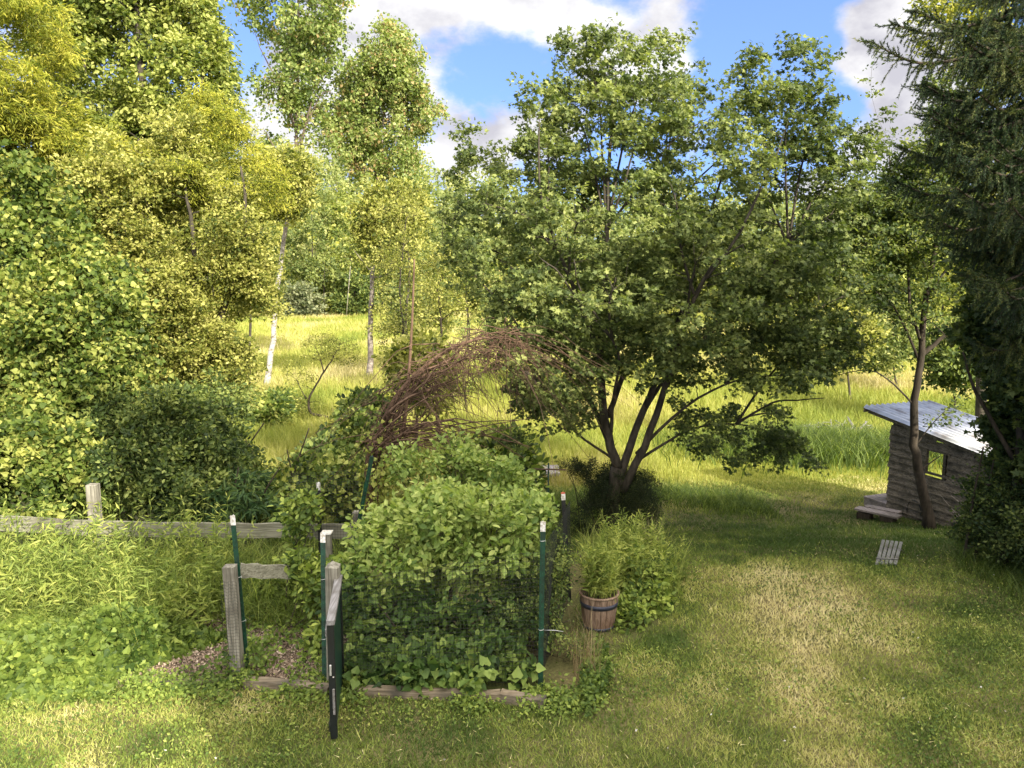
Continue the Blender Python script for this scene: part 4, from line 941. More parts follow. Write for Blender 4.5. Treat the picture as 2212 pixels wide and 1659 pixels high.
def build_garden_plants():
    D = 8.4
    b = gb(980, D)
    bush('blueberry_bush', 'big light green bush rising above the black netting in the garden', b,
         [E(960, 1110, 80, 35, D, .5), E(840, 1140, 60, 28, D - .1, .4), E(1080, 1125, 80, 25, D, .45), E(870, 1190, 110, 35, D - .2, .45), E(1050, 1180, 110, 30, D - .1, .5), E(1160, 1105, 38, 14, D, .25), E(1000, 1240, 120, 40, D, .5, .5)],
         300, 24, .15, .080, 'oval', 'blueberry', nst=12, up=.7, flat=.8, shoot=.5, dirw=1.2, zmin=.5)
    root = bpy.data.objects['blueberry_bush']; mb = MB(); o = root.location
    C = sample_ell([E(960, 1120, 110, 40, D, .5), E(1090, 1130, 90, 25, D, .4), E(850, 1150, 70, 30, D, .4), E(1150, 1120, 40, 16, D, .2)], 170, .95)
    stems(mb, C, .28, 14, .080, 'oval', .5, tint=.62, top=.6); mb.build('young_shoots', M['blueberry'], root, (o.x, o.y, o.z))
    D = 10.4; b = gb(980, D)
    bush('loose_bush', 'loose airy light green bush between the netted bush and the dead arch', b,
         [E(985, 1000, 45, 50, D, .4), E(870, 1010, 30, 40, D, .3), E(1060, 1030, 50, 40, D, .4), E(930, 1060, 80, 40, D, .5), E(1110, 1060, 40, 30, D, .3)], 130, 34, .17, .075, 'oval', 'blueberry', nst=10, up=.5, flat=.9, shoot=.6)
    D = 8.0; b = gb(950, D)
    bush('creeper_shrub', 'dark green leafy shrub low behind the netting, under the light bush', b,
         [E(820, 1330, 90, 60, D, .4), E(960, 1290, 100, 60, D, .4), E(1080, 1320, 80, 70, D, .4), E(900, 1400, 130, 60, D - .3, .4), E(1060, 1420, 100, 60, D - .4, .35), E(780, 1260, 50, 50, D, .3), E(1120, 1250, 50, 50, D + .2, .3)],
         280, 28, .14, .082, 'oval', 'creeper', nst=12, flat=.7, up=.9, zmin=.06)
    D = 7.35; b = gb(930, 7.35)
    bush('raspberry_bush', 'low broad-leaved plants spilling along the foot of the netting', b,
         [E(800, 1470, 70, 40, 7.4, .2), E(900, 1450, 80, 50, 7.45, .25), E(1010, 1450, 80, 60, 7.4, .25), E(1100, 1480, 60, 40, 7.3, .2), E(960, 1500, 130, 20, 7.15, .15)],
         170, 24, .12, .09, 'heart', 'creeper', nst=8, flat=.6, up=1.0, zmin=.03)
    D = 8.1; b = gb(1110, D)
    bush('seedy_shrub', 'fine-leaved grey-green shrub just left of the right-hand netting post', b,
         [E(1120, 1330, 60, 50, D - .3, .25), E(1200, 1350, 35, 90, D - .2, .25), E(1150, 1240, 50, 40, D, .25), E(1200, 1240, 35, 60, D + .1, .25), E(1220, 1430, 30, 50, D - .4, .2)],
         190, 50, .12, .036, 'diamond', 'shrub', nst=10, flat=.9, up=.5, zmin=.05)
    D = 8.7; b = gb(620, D)
    bush('bramble_bush', 'sprawling yellow-green bramble between the two wooden gate posts', b,
         [E(670, 1320, 25, 60, 8.3, .25), E(670, 1210, 35, 60, 8.7, .3), E(620, 1270, 70, 30, 9.1, .3), E(560, 1280, 60, 25, 9.1, .3), E(650, 1120, 30, 60, 9.2, .25), E(680, 1400, 18, 30, 7.9, .15)],
         190, 26, .13, .075, 'oval', 'ivy', nst=9, flat=.7, up=.8, zmin=.03)
    D = 13.8; b = gb(1290, D)
    bush('juniper_bush', 'dark fine-textured juniper around the foot of the maple', b,
         [E(1260, 1050, 70, 50, D, .7), E(1330, 1060, 70, 60, D + .3, .8), E(1390, 1080, 45, 60, D, .6), E(1290, 1110, 100, 35, D - .2, .7), E(1230, 1020, 40, 25, D, .4)],
         420, 90, .13, .05, 'lance', 'juniper', flat=.9, up=.3, zmin=float(gz(1.5, D)), nst=10)
    # bed to the right of the garden
    D = 9.3; b = gb(1390, D)
    bush('leafy_bush', 'rounded light green bush right of the barrel planter at the lawn edge', b,
         [E(1390, 1270, 50, 60, D, .4), E(1400, 1320, 40, 40, D - .3, .3), E(1350, 1350, 40, 25, 8.7, .2), E(1420, 1230, 35, 40, D + .4, .3)],
         190, 28, .12, .07, 'oval', 'ivy', nst=9, flat=.7, up=.9, zmin=.02)


build_garden_plants()


def scatter(n, x0, x1, y0, y1): 
    x = rng.uniform(x0, x1, n); y = rng.uniform(y0, y1, n); return np.stack([x, y, gz(x, y) - .01], 1)


def build_weeds():
    # left weed bed: tall stems behind, arching grass, broad leaves in front
    mb = MB()
    B = scatter(420, -7.5, -3.4, 8.0, 9.6); stems(mb, B, 1.05, 24, .14, 'lance', .15, tint=.5)
    B = scatter(110, -7.2, -4.2, 7.8, 8.6); stems(mb, B, .75, 22, .12, 'lance', .2, tint=.6)
    B = scatter(45, -6.8, -3.5, 8.3, 9.5); stems(mb, B, 1.35, 22, .12, 'lance', .15, tint=.65)
    tag(mb.build('goldenrod_weeds', M['herb']), 'upright narrow-leaved weeds in front of the board fence', 'weeds', kind='stuff')
    mb = MB()
    n = 7500; B = scatter(n, -7.4, -2.9, 7.6, 9.9); k = (B[:, 1] > 7.55 + .5 * vnoise(B[:, 0] * 2, B[:, 0] * 0, 2)) & ~((B[:, 0] > -3.9) & (B[:, 1] < 8.6)); B = B[k]
    ribbons(mb, B, rng.uniform(.5, 1.25, len(B)), .010, rng.uniform(.3, 1.3, len(B)), tint=rng.normal(.5, .2, len(B)), m=6)
    n = 2600; B = scatter(n, -3.3, -1.2, 8.4, 9.6); ribbons(mb, B, rng.uniform(.25, .65, n), .010, rng.uniform(.3, 1.2, n), tint=rng.normal(.35, .2, n), m=5)
    B = scatter(60, -6.8, -3.6, 8.0, 9.2); ribbons(mb, B, rng.uniform(1.0, 1.3, 60), .006, rng.uniform(.2, .6, 60), tint=rng.normal(.9, .1, 60), m=6)
    tag(mb.build('tall_weed_grass', M['herb']), 'long arching grass in the weedy bed left of the gate', 'grass', kind='stuff')
    mb = MB()
    n = 19000; x = rng.uniform(-7.2, -3.15, n); y = rng.uniform(6.95, 8.25, n); edge = -3.95 + .75 * sm(7.2, 8.3, y) + .25 * (vnoise(x * 0, y * 4, 13) - .5); kk = x < edge; x, y = x[kk], y[kk]; n = len(x); hb = (.26 + .3 * vnoise(x * 2.3, y * 2.3, 6)) * sm(7.0, 7.5, y) * sm(8.6, 7.8, y) * sm(0, -.6, x - edge[kk]) + .04
    z = gz(x, y) + hb * (1 - .25 * rng.random(n)); leaves(mb, np.stack([x, y, z], 1), 0.064, 'heart', up=.8, tint=rng.normal(.42, .17, n), droop=.2)
    z = gz(x, y) + hb * rng.random(n); leaves(mb, np.stack([x, y - .05, z], 1)[:5000], .085, 'heart', up=.5, tint=rng.normal(.4, .17, 5000), droop=.3)
    tag(mb.build('broadleaf_groundcover', M['ivy']), 'mat of broad heart-shaped leaves at the front of the left bed', 'ground cover', kind='stuff')
    mb = MB()  # small weeds creeping along the timber edging and garden front
    n = 9000; x = rng.uniform(-4.4, .9, n); y = np.interp(x, [-5, -3.3, .6, .9], [7.15, 7.15, 6.9, 7.1]) + rng.normal(0, .16, n); k = (fbm(x * 2.5, y * 2.5, 41, 3) > .42)
    x, y = x[k], y[k]; z = gz(x, y) + rng.uniform(.02, .11, len(x)) ; leaves(mb, np.stack([x, y, z], 1), .042, 'diamond', up=1.2, tint=rng.normal(.5, .17, len(x)))
    n = 3500; x = rng.uniform(-4.0, -1.9, n); y = rng.uniform(7.2, 9, n); k = fbm(x * 1.6, y * 1.6, 57, 3) > .60; x, y = x[k], y[k]
    leaves(mb, np.stack([x, y, gz(x, y) + rng.uniform(.02, .13, len(x))], 1), .05, 'oval', up=1.2, tint=rng.normal(.4, .17, len(x)))
    n = 700; q = rng.normal(0, 1, (n, 2)); x = -2.75 + .16 * q[:, 0]; y = 7.55 + .18 * q[:, 1]
    leaves(mb, np.stack([x, y, gz(x, y) + rng.uniform(.02, .28, n)], 1), .05, 'oval', up=1.2, tint=rng.normal(.35, .17, n))
    n = 2000; x = rng.uniform(.7, 1.0, n); y = 7.0 + (x - .7) * 2.2 + rng.normal(0, .18, n)
    leaves(mb, np.stack([x, y, gz(x, y) + rng.uniform(.02, .18, n)], 1), .05, 'oval', up=1.1, tint=rng.normal(.3, .17, n))
    tag(mb.build('creeping_weeds', M['ivy']), 'small creeping weeds along the timber edging and netting foot', 'weeds', kind='stuff')
    # feathery weeds above and around the barrel
    mb = MB(); B = scatter(150, 1.15, 1.95, 9.1, 10.4); stems(mb, B, .8, 30, .11, 'lance', .15, tint=.55)
    B = scatter(30, 1.8, 2.4, 9.6, 10.9); stems(mb, B, .65, 26, .10, 'lance', .2, tint=.45)
    tag(mb.build('feathery_weeds', M['herb']), 'feathery light green weeds massed behind the barrel planter', 'weeds', kind='stuff')
    mb = MB(); n = 2600; B = scatter(n, .75, 1.9, 7.3, 9.1); B = B[B[:, 0] < .7 + .62 * (B[:, 1] - 7.1)]; ribbons(mb, B, rng.uniform(.04, .12, len(B)), .008, rng.uniform(.3, 1.2, len(B)), tint=rng.normal(.4, .2, len(B)), m=3)
    n = 900; B = scatter(n, 1.0, 2.15, 9.1, 10.8); ribbons(mb, B, rng.uniform(.4, 1.0, n), .007, rng.uniform(.2, .9, n), tint=rng.normal(.6, .2, n), m=6)
    B = scatter(90, 1.85, 2.0, 10.2, 10.5); ribbons(mb, B, rng.uniform(.5, 1.0, 90), .006, rng.uniform(.05, .25, 90), tint=rng.normal(.7, .2, 90), m=4, mat=1)
    B = scatter(120, .62, .9, 7.2, 7.7); ribbons(mb, B, rng.uniform(.3, .9, 120), .004, rng.uniform(.05, .5, 120), tint=rng.normal(.5, .2, 120), m=5, mat=1)
    tag(mb.build('dry_tall_grass', [M['herb'], M['straw']]), 'tall green and straw-coloured grass stalks in the right bed', 'grass', kind='stuff')
    # rough grass fringe beyond the lawn and under the right shrubs
    mb = MB(); n = 16000; x = rng.uniform(-3, 8.5, n); y = 17.0 + rng.normal(0, .55, n) + .8 * np.sin(x * .7) - 1.2 * sm(4, 0, x); k = ~((x > 5.6)); x, y = x[k], y[k]
    ribbons(mb, np.stack([x, y, gz(x, y) - .02], 1), rng.uniform(.15, .5, len(x)), .014, rng.uniform(.3, 1.1, len(x)), tint=rng.normal(.25, .2, len(x)), m=4)
    n = 9000; x = rng.uniform(6.3, 9.5, n); y = rng.uniform(8.5, 12.5, n); k = (x / y > .60) ; x, y = x[k], y[k]
    ribbons(mb, np.stack([x, y, gz(x, y) - .02], 1), rng.uniform(.1, .4, len(x)), .010, rng.uniform(.3, 1.1, len(x)), tint=rng.normal(.1, .15, len(x)), m=4)
    n = 14000; x = rng.uniform(-4, 4.5, n); y = rng.uniform(10.5, 16.5, n); k = (x < 1.0 + .3 * (y - 13)) | ((x < 2.6) & (y > 14)); x, y = x[k], y[k]
    ribbons(mb, np.stack([x, y, gz(x, y) - .02], 1), rng.uniform(.2, .7, len(x)), .012, rng.uniform(.3, 1.0, len(x)), tint=rng.normal(.4, .2, len(x)), m=4)
    tag(mb.build('rough_grass', M['herb']), 'rough unmown grass around the lawn edges and behind the garden', 'grass', kind='stuff')
    # lush clumps in the meadow beyond the shed
    mb = MB(); n = 9000; x = rng.normal(10, 2.2, n); y = rng.normal(24, 1.5, n); ribbons(mb, np.stack([x, y, gz(x, y) - .02], 1), rng.uniform(.4, 1.1, n), .03, rng.uniform(.3, .9, n), tint=rng.normal(.2, .2, n), m=4)
    tag(mb.build('meadow_weed_bank', M['herb']), 'greener bank of tall weeds in the meadow left of the shed roof', 'weeds', kind='stuff')


build_weeds()


def build_mulch():
    mb = MB(); xs = np.linspace(-4.1, -1.75, 24); ys = np.linspace(7.22, 9.3, 20); X, Y = np.meshgrid(xs, ys)
    Z = gz(X, Y) + .012 + .01 * fbm(X * 5, Y * 5, 2); idx = np.arange(X.size).reshape(X.shape)
    mb.add(np.stack([X, Y, Z], -1), np.stack([idx[:-1, :-1], idx[:-1, 1:], idx[1:, 1:], idx[1:, :-1]], -1).reshape(-1, 4), 0, None, True)
    tag(mb.build('garden_soil', M['soil']), kind='structure')
    cb = MB(); n = 16000; x = rng.uniform(-4.1, -1.75, n); y = rng.uniform(7.22, 9.2, n); c = np.stack([x, y, gz(x, y) + rng.uniform(.02, .04, n)], 1)
    leaves(cb, c, .032, 'lance', up=1.0, tint=rng.normal(.5, .22, n)); leaves(cb, c[:5000] + .005, .03, 'diamond', up=1.2, tint=rng.normal(.5, .22, 5000))
    tag(cb.build('wood_chips', M['chip']), 'pale wood chip mulch on the ground inside the gateway', 'mulch', kind='stuff')


build_mulch()

# ------------------------------------------------------------------ fences, posts, gate
def tri(v): v = nrm(np.asarray(v, float)); return v


def plank(name, a, bpt, h, th, mat, parent=None, origin=(0, 0, 0), segs=14, wob=.006):
    """long board from a to b, slightly uneven"""
    a = np.asarray(a, float); bpt = np.asarray(bpt, float); d = tri(bpt - a); sd = tri(np.cross(d, [0, 0, 1])); upv = np.cross(sd, d)
    t = np.linspace(0, 1, segs); C = a + (bpt - a) * t[:, None] + upv * (rng.normal(0, wob, segs))[:, None]
    V = np.stack([C + upv * h / 2 + sd * th / 2, C + upv * h / 2 - sd * th / 2, C - upv * h / 2 - sd * th / 2, C - upv * h / 2 + sd * th / 2], 1)
    V[:, :2] += upv * rng.normal(0, wob * .4, (segs, 1, 1)); idx = np.arange(segs * 4).reshape(segs, 4)
    F = np.stack([idx[:-1], np.roll(idx[:-1], -1, 1), np.roll(idx[1:], -1, 1), idx[1:]], -1).reshape(-1, 4)
    mb = MB(); mb.add(V, F); mb.add(V[[0, -1]].reshape(-1, 3), [[0, 1, 2, 3], [7, 6, 5, 4]])
    return mb.build(name, mat, parent, origin)


def wood_post(mb, base, top, w, cap=0.0):
    base = np.asarray(base, float); top = np.asarray(top, float); ax = tri(top - base); sx = tri(np.cross([0, 1, 0], ax)); sy = np.cross(ax, sx)
    L = np.linalg.norm(top - base); box(mb, (base + top) / 2, (w, w, L), 0, [sx, sy, ax], bev=.006)
    if cap:
        c = top; q = w * .52; V = [c + sx * a * q + sy * b_ * q - ax * .004 for a, b_ in ((-1, -1), (1, -1), (1, 1), (-1, 1))] + [c + ax * cap]
        mb.add(np.array(V), [[0, 1, 4], [1, 2, 4], [2, 3, 4], [3, 0, 4]])


def build_board_fence():
    D0, D1 = 9.9, 10.3
    pl, pr = Pt(-160, 1120, 9.7), Pt(790, 1150, 9.9)
    b = gb(200, 9.9); root = thing('board_fence', 'weathered grey board fence with a tall square post, behind the weeds', 'fence', b)
    A = Pt(-150, 1122, 9.7); Bp = Pt(205, 1141, 9.75); C = Pt(760, 1148, 9.75)
    plank('rail', A, Bp, .20, .04, M['fencewood'], root, b); plank('rail', Bp + [.01, 0, -.004], C, .195, .04, M['fencewood'], root, b)
    plank('rail', Pt(-150, 1200, 9.7), Pt(200, 1213, 9.75), .22, .04, M['fencewood'], root, b)
    for px, ty in ((200, 1046), (-230, 1040), (772, 1105)):
        D = 9.83 if px != 200 else 9.86; tp = Pt(px, ty, D); mb = MB(); wood_post(mb, [tp[0], D, gz(tp[0], D) - .05], tp, .13 if px == 200 else .12); mb.build('post', M['postwood'], root, b)


build_board_fence()


def steel_post(px0, py0, px1, py1, D, label, steel='greensteel', tip=.10, tipm='white', ties=(), D1=None, red=False):
    top = Pt(px0, py0, D1 or D); bot = G(px1, py1) if py1 else None
    if bot is None: bot = Pt(px1, 1300, D); bot[2] = float(gz(bot[0], D))
    bot = bot.copy(); bot[2] = float(gz(bot[0], bot[1]))
    root = thing('steel_post', label, 'post', bot, 'steel posts around the garden')
    ax = tri(top - bot); sx = tri(np.cross([0, 1, 0], ax)); sy = np.cross(ax, sx); L = np.linalg.norm(top - bot)
    def tee(mb, l0, l1, g=0.0):
        # T section: front flange and rear web
        for (ox, oy, wx, wy) in ((0, -.012, .050 + g, .008 + g), (0, .008, .008 + g, .034 + g)):
            c = bot + ax * (l0 + l1) / 2 + sx * ox + sy * oy; box(mb, c, (wx, wy, l1 - l0), 0, [sx, sy, ax], bev=.0015)
    mb = MB(); tee(mb, -.05, L - tip)
    for k in np.arange(.15, L - tip - .05, .055): box(mb, bot + ax * k + sy * -.019, (.012, .010, .018), 0, [sx, sy, ax], bev=.002)
    mb.build('shaft', M[steel], root, bot)
    mb = MB(); tee(mb, L - tip, L - (.02 if red else 0), .0008); mb.build('painted_tip', M[tipm], root, bot)
    if red: mb = MB(); tee(mb, L - .02, L, .001); mb.build('red_end', M['redpaint'], root, bot)
    for k in ties:
        mb = MB(); th = np.linspace(0, 6.6, 16); c = bot + ax * k; q = c + sx * np.cos(th)[:, None] * .027 + sy * np.sin(th)[:, None] * .026 + ax * (th * .0022)[:, None]
        tubes(mb, q, np.full(16, .0032), 5)
        if k < 0.8 and px0 > 1100: tubes(mb, np.array([q[0], q[0] + sx * .10, q[0] + sx * .19 - ax * .012]), np.array([.0035] * 3), 5)
        mb.build('wire_tie', M['wire'], root, bot)
    return bot, top


PL = steel_post(503, 1113, 536, 1450, 7.5, 'leaning green steel post tied to the left wooden gate post', ties=(.55, 1.02))
PA = steel_post(688, 1042, 697, None, 9.6, 'tallest dark steel post with a white tip, behind the gateway', 'blacksteel')
PB = steel_post(698, 1150, 702, 1478, 7.45, 'green steel post with a short white tip beside the right gate post', ties=(.45, 1.05))
PC = steel_post(804, 985, 748, None, 9.7, 'dark green steel post leaning steeply right, without paint on its tip', tipm='greensteel', D1=9.3)
PD = steel_post(1173, 1126, 1167, 1490, 7.2, 'green steel post with a white tip at the near right corner of the netting', ties=(.62, 1.52))
PE = steel_post(1216, 1063, 1230, None, 9.3, 'dark steel post with a white and red tip at the far right netting corner', 'blacksteel', red=True)


def wooden_gateposts():
    for (px0, py0, px1, py1, w, cap, lab) in [(496, 1222, 515, 1462, .115, .012, 'leaning weathered wooden gate post wrapped in black netting, left of the gateway'),
                                              (719, 1222, 722, 1480, .125, .05, 'wooden gate post with a pointed top carrying the open gate')]:
        bot = G(px1, py1); top = Pt(px0, py0, bot[1]); root = thing('wooden_gate_post', lab, 'post', bot, 'wooden gate posts')
        mb = MB(); wood_post(mb, bot - [0, 0, .08], top, w, cap); mb.build('post', M['postwood'], root, bot)
    tp = Pt(706, 1152, 9.2); bot = np.array([tp[0], 9.2, float(gz(tp[0], 9.2))])
    root = thing('wooden_post', 'small grey wooden post with a white cap behind the gateway', 'post', bot)
    mb = MB(); wood_post(mb, bot - [0, 0, .05], tp, .10); mb.build('post', M['postwood'], root, bot)
    mb = MB(); box(mb, tp + [0, 0, .012], (.13, .13, .02), 0); mb.build('cap', M['white'], root, bot)
    a = Pt(518, 1232, 8.2); b2 = Pt(668, 1236, 8.6); o = plank('garden_rail', a, b2, .155, .035, M['fencewood'], None, a); tag(o, 'short grey board spanning behind the gateway between the gate posts', 'rail')
    for q, (p0, p1, hgt) in enumerate([((262, 1478), (440, 1484), .07), ((530, 1483), (712, 1500), .10), ((760, 1500), (1080, 1512), .09), ((1082, 1514), (1178, 1530), .11)]):
        A = G(*p0); B = G(*p1); A[2] = float(gz(A[0], A[1])) + hgt / 2 - .01; B[2] = float(gz(B[0], B[1])) + hgt / 2 - .01
        o = plank('landscape_timber', A, B, hgt, .10, M['timber'], None, A, wob=.004)
        tag(o, ['sunken timber edging at the foot of the weeds left of the gateway', 'timber threshold lying across the gateway', 'timber edging half hidden by leaves at the netting foot', 'short weathered timber end at the near right garden corner'][q], 'timber', 'timbers edging the garden')


wooden_gateposts()


def net(name, label, quads):
    mb = MB()
    for (a, b, za0, za1, zb0, zb1) in quads:
        a = np.asarray(a, float); b = np.asarray(b, float); L = np.linalg.norm(b[:2] - a[:2]); sd = tri(np.cross(b - a, [0, 0, 1])); nv = max(3, int(L / .034)); m = 14
        t = np.linspace(0, 1, m)
        u = (np.arange(nv + 1) / nv)[:, None]; x0 = a + (b - a) * u; h0 = za0 + (zb0 - za0) * u[:, 0]; h1 = za1 + (zb1 - za1) * u[:, 0]
        g = gz(x0[:, 0], x0[:, 1])
        def wav(uu, tt): return .03 * (vnoise(uu * 6 + a[0] * 7, tt * 4, 5) - .5) + .035 * np.sin(uu * 3.14) * (tt - .4)
        Z = g[:, None] + h0[:, None] + (h1 - h0)[:, None] * t; Z = Z + (.02 * (vnoise(u[:, 0] * 9, u[:, 0] * 0, 8) - .5))[:, None] * t
        Pv = np.stack([np.repeat(x0[:, 0:1], m, 1), np.repeat(x0[:, 1:2], m, 1), Z], -1) + sd * wav(np.repeat(u, m, 1), np.broadcast_to(t, Z.shape))[..., None]
        tubes(mb, Pv, np.full(Pv.shape[:2], .0016), 3)
        nh = int((za1 - za0) / .034); tt = (np.arange(nh + 1) / nh); us = np.linspace(0, 1, 24)
        X = a + (b - a) * us[:, None]; gg = gz(X[:, 0], X[:, 1]); H0 = za0 + (zb0 - za0) * us; H1 = za1 + (zb1 - za1) * us
        Zh = gg[None] + H0[None] + (H1 - H0)[None] * tt[:, None] + (.02 * (vnoise(us * 9, us * 0, 8) - .5))[None] * tt[:, None]
        Ph = np.stack([np.broadcast_to(X[:, 0], Zh.shape), np.broadcast_to(X[:, 1], Zh.shape), Zh], -1) + sd * wav(np.broadcast_to(us, Zh.shape), np.broadcast_to(tt[:, None], Zh.shape))[..., None]
        tubes(mb, Ph, np.full(Ph.shape[:2], .0016), 3)
    o = mb.build(name, M['net']); tag(o, label, 'netting'); return o


gp = G(722, 1480); dpt = PD[0]
net('garden_netting', 'black square-mesh netting stretched from the gate around the right side of the garden', [(gp + [.07, -.05, 0], dpt + [0, .03, 0], .02, 1.12, .02, 1.42), (dpt + [0, .03, 0], PE[0], .02, 1.42, .02, 1.3)])
lp = G(515, 1462)
net('garden_netting', 'black netting wrapped round the leaning left gate post', [(lp + [-.10, -.075, 0], lp + [.06, -.075, 0], .03, 1.05, .03, 1.05)])
net('garden_netting', 'black netting across the board rail behind the gateway', [(PL[1] * [1, 1, 0] + [0, 1.9, 0], PA[0] + [.5, .05, 0], .5, 1.6, .4, 1.6)])


def build_gate():
    h = G(735, 1480); h = np.array([Pt(737, 1400, 7.32)[0], 7.30, float(gz(-1.9, 7.3))]); n = G(722, 1604); n = np.array([n[0], n[1], float(gz(n[0], n[1]))])
    root = thing('garden_gate', 'narrow dark gate with a grey top rail, standing open edge-on towards the viewer', 'gate', h)
    d = tri(np.array([n[0] - h[0], n[1] - h[1], 0])); s = tri(np.cross(d, [0, 0, 1])); up = np.array([0, 0, 1.0]); L = np.linalg.norm(n[:2] - h[:2])
    def part(nm, l0, l1, z0, z1, off, th, mat):
        mb = MB(); box(mb, h + d * (l0 + l1) / 2 + s * off + up * (z0 + z1) / 2, (l1 - l0, th, z1 - z0), 0, [d, s, up], bev=.004); return mb.build(nm, M[mat], root, h)
    part('panel', .03, L - .05, .05, 1.04, 0, .028, 'greenplastic')
    part('stile', L - .05, L, .02, 1.08, 0, .060, 'blackplastic'); part('stile', 0, .05, .06, 1.12, 0, .06, 'blackplastic')
    part('top_rail', .0, L + .02, 1.085, 1.135, -.005, .07, 'greywood'); part('brace', .08, L - .06, .94, 1.02, .034, .035, 'greywood'); part('bottom_rail', .05, L - .05, .06, .14, .03, .032, 'blackplastic')
    part('latch', L - .02, L + .012, .62, .72, .01, .018, 'wire'); part('handle', L + .0015, L + .02, .26, .50, -.01, .02, 'greywood')
    # small white maker's mark on the end stile
    part('mark', L - .001, L + .0025, .60, .612, -.012, .012, 'white')


build_gate()


def build_barrel():
    c = G(1293, 1352); root = thing('barrel_planter', 'half-barrel planter of brown staves with a dark hoop at the lawn edge', 'planter', c)
    H = .42; mb = MB(); N = 20
    prof = lambda t: .175 + .055 * t ** .8
    for i in range(N):
        a0 = 2 * math.pi * (i + .035) / N; a1 = 2 * math.pi * (i + .965) / N; V = []
        for t in np.linspace(0, 1, 6):
            for r in (prof(t), prof(t) - .018):
                for a in (a0, a1): V.append(c + [r * math.cos(a), r * math.sin(a), t * H])
        V = np.array(V).reshape(6, 4, 3)[:, [0, 1, 3, 2]]; idx = np.arange(24).reshape(6, 4)
        F = np.stack([idx[:-1], np.roll(idx[:-1], -1, 1), np.roll(idx[1:], -1, 1), idx[1:]], -1).reshape(-1, 4)
        mb.add(V, F); mb.add(V[[0, -1]].reshape(-1, 3), [[3, 2, 1, 0], [4, 5, 6, 7]])
    mb.build('staves', M['stave'], root, c)
    def ring(nm, z0, z1, g, mat, g2=.0):
        mb = MB(); th = np.linspace(0, 2 * math.pi, 41)[:-1]; V = []
        for z, o in ((z0, g), (z1, g), (z1, g2), (z0, g2)): V.append(c + np.stack([(prof(z / H) + o) * np.cos(th), (prof(z / H) + o) * np.sin(th), np.full(40, z)], 1))
        V = np.concatenate(V); i = np.arange(40); j = (i + 1) % 40
        F = np.concatenate([np.stack([k * 40 + i, k * 40 + j, ((k + 1) % 4) * 40 + j, ((k + 1) % 4) * 40 + i], 1) for k in range(4)])
        mb.add(V, F, 0, None, True); mb.build(nm, M[mat], root, c)
    ring('hoop', .275, .33, .005, 'hoop', .0006); ring('hoop', .01, .045, .005, 'hoop', .0006); ring('rim', .402, .424, .006, 'stave', -.022)
    mb = MB(); th = np.linspace(0, 2 * math.pi, 25)[:-1]; mb.add(np.concatenate([c + np.stack([.195 * np.cos(th), .195 * np.sin(th), np.full(24, .37)], 1)]), [list(range(24))]); mb.build('soil', M['soil'], root, c)
    pl = thing('potted_plant', 'feathery light green plant growing out of the barrel planter', 'plant', c + [0, 0, .37])
    mb = MB(); q = rng.normal(0, .07, (46, 2)); B = np.stack([c[0] + q[:, 0], c[1] + q[:, 1], np.full(46, c[2] + .37)], 1); stems(mb, B, .62, 36, .11, 'lance', .35, tint=.62)
    mb.build('leafy_stems', M['herb'], pl, c + [0, 0, .37])
    mb = MB(); n = 90; q = rng.normal(0, .08, (n, 2)); B = np.stack([c[0] + q[:, 0], c[1] + q[:, 1], np.full(n, c[2] + .36)], 1); ribbons(mb, B, rng.uniform(.2, .7, n), .006, rng.uniform(.3, 1.5, n), m=6, tint=rng.normal(.8, .1, n))
    mb.build('grass_blades', M['herb'], pl, c + [0, 0, .37])


build_barrel()

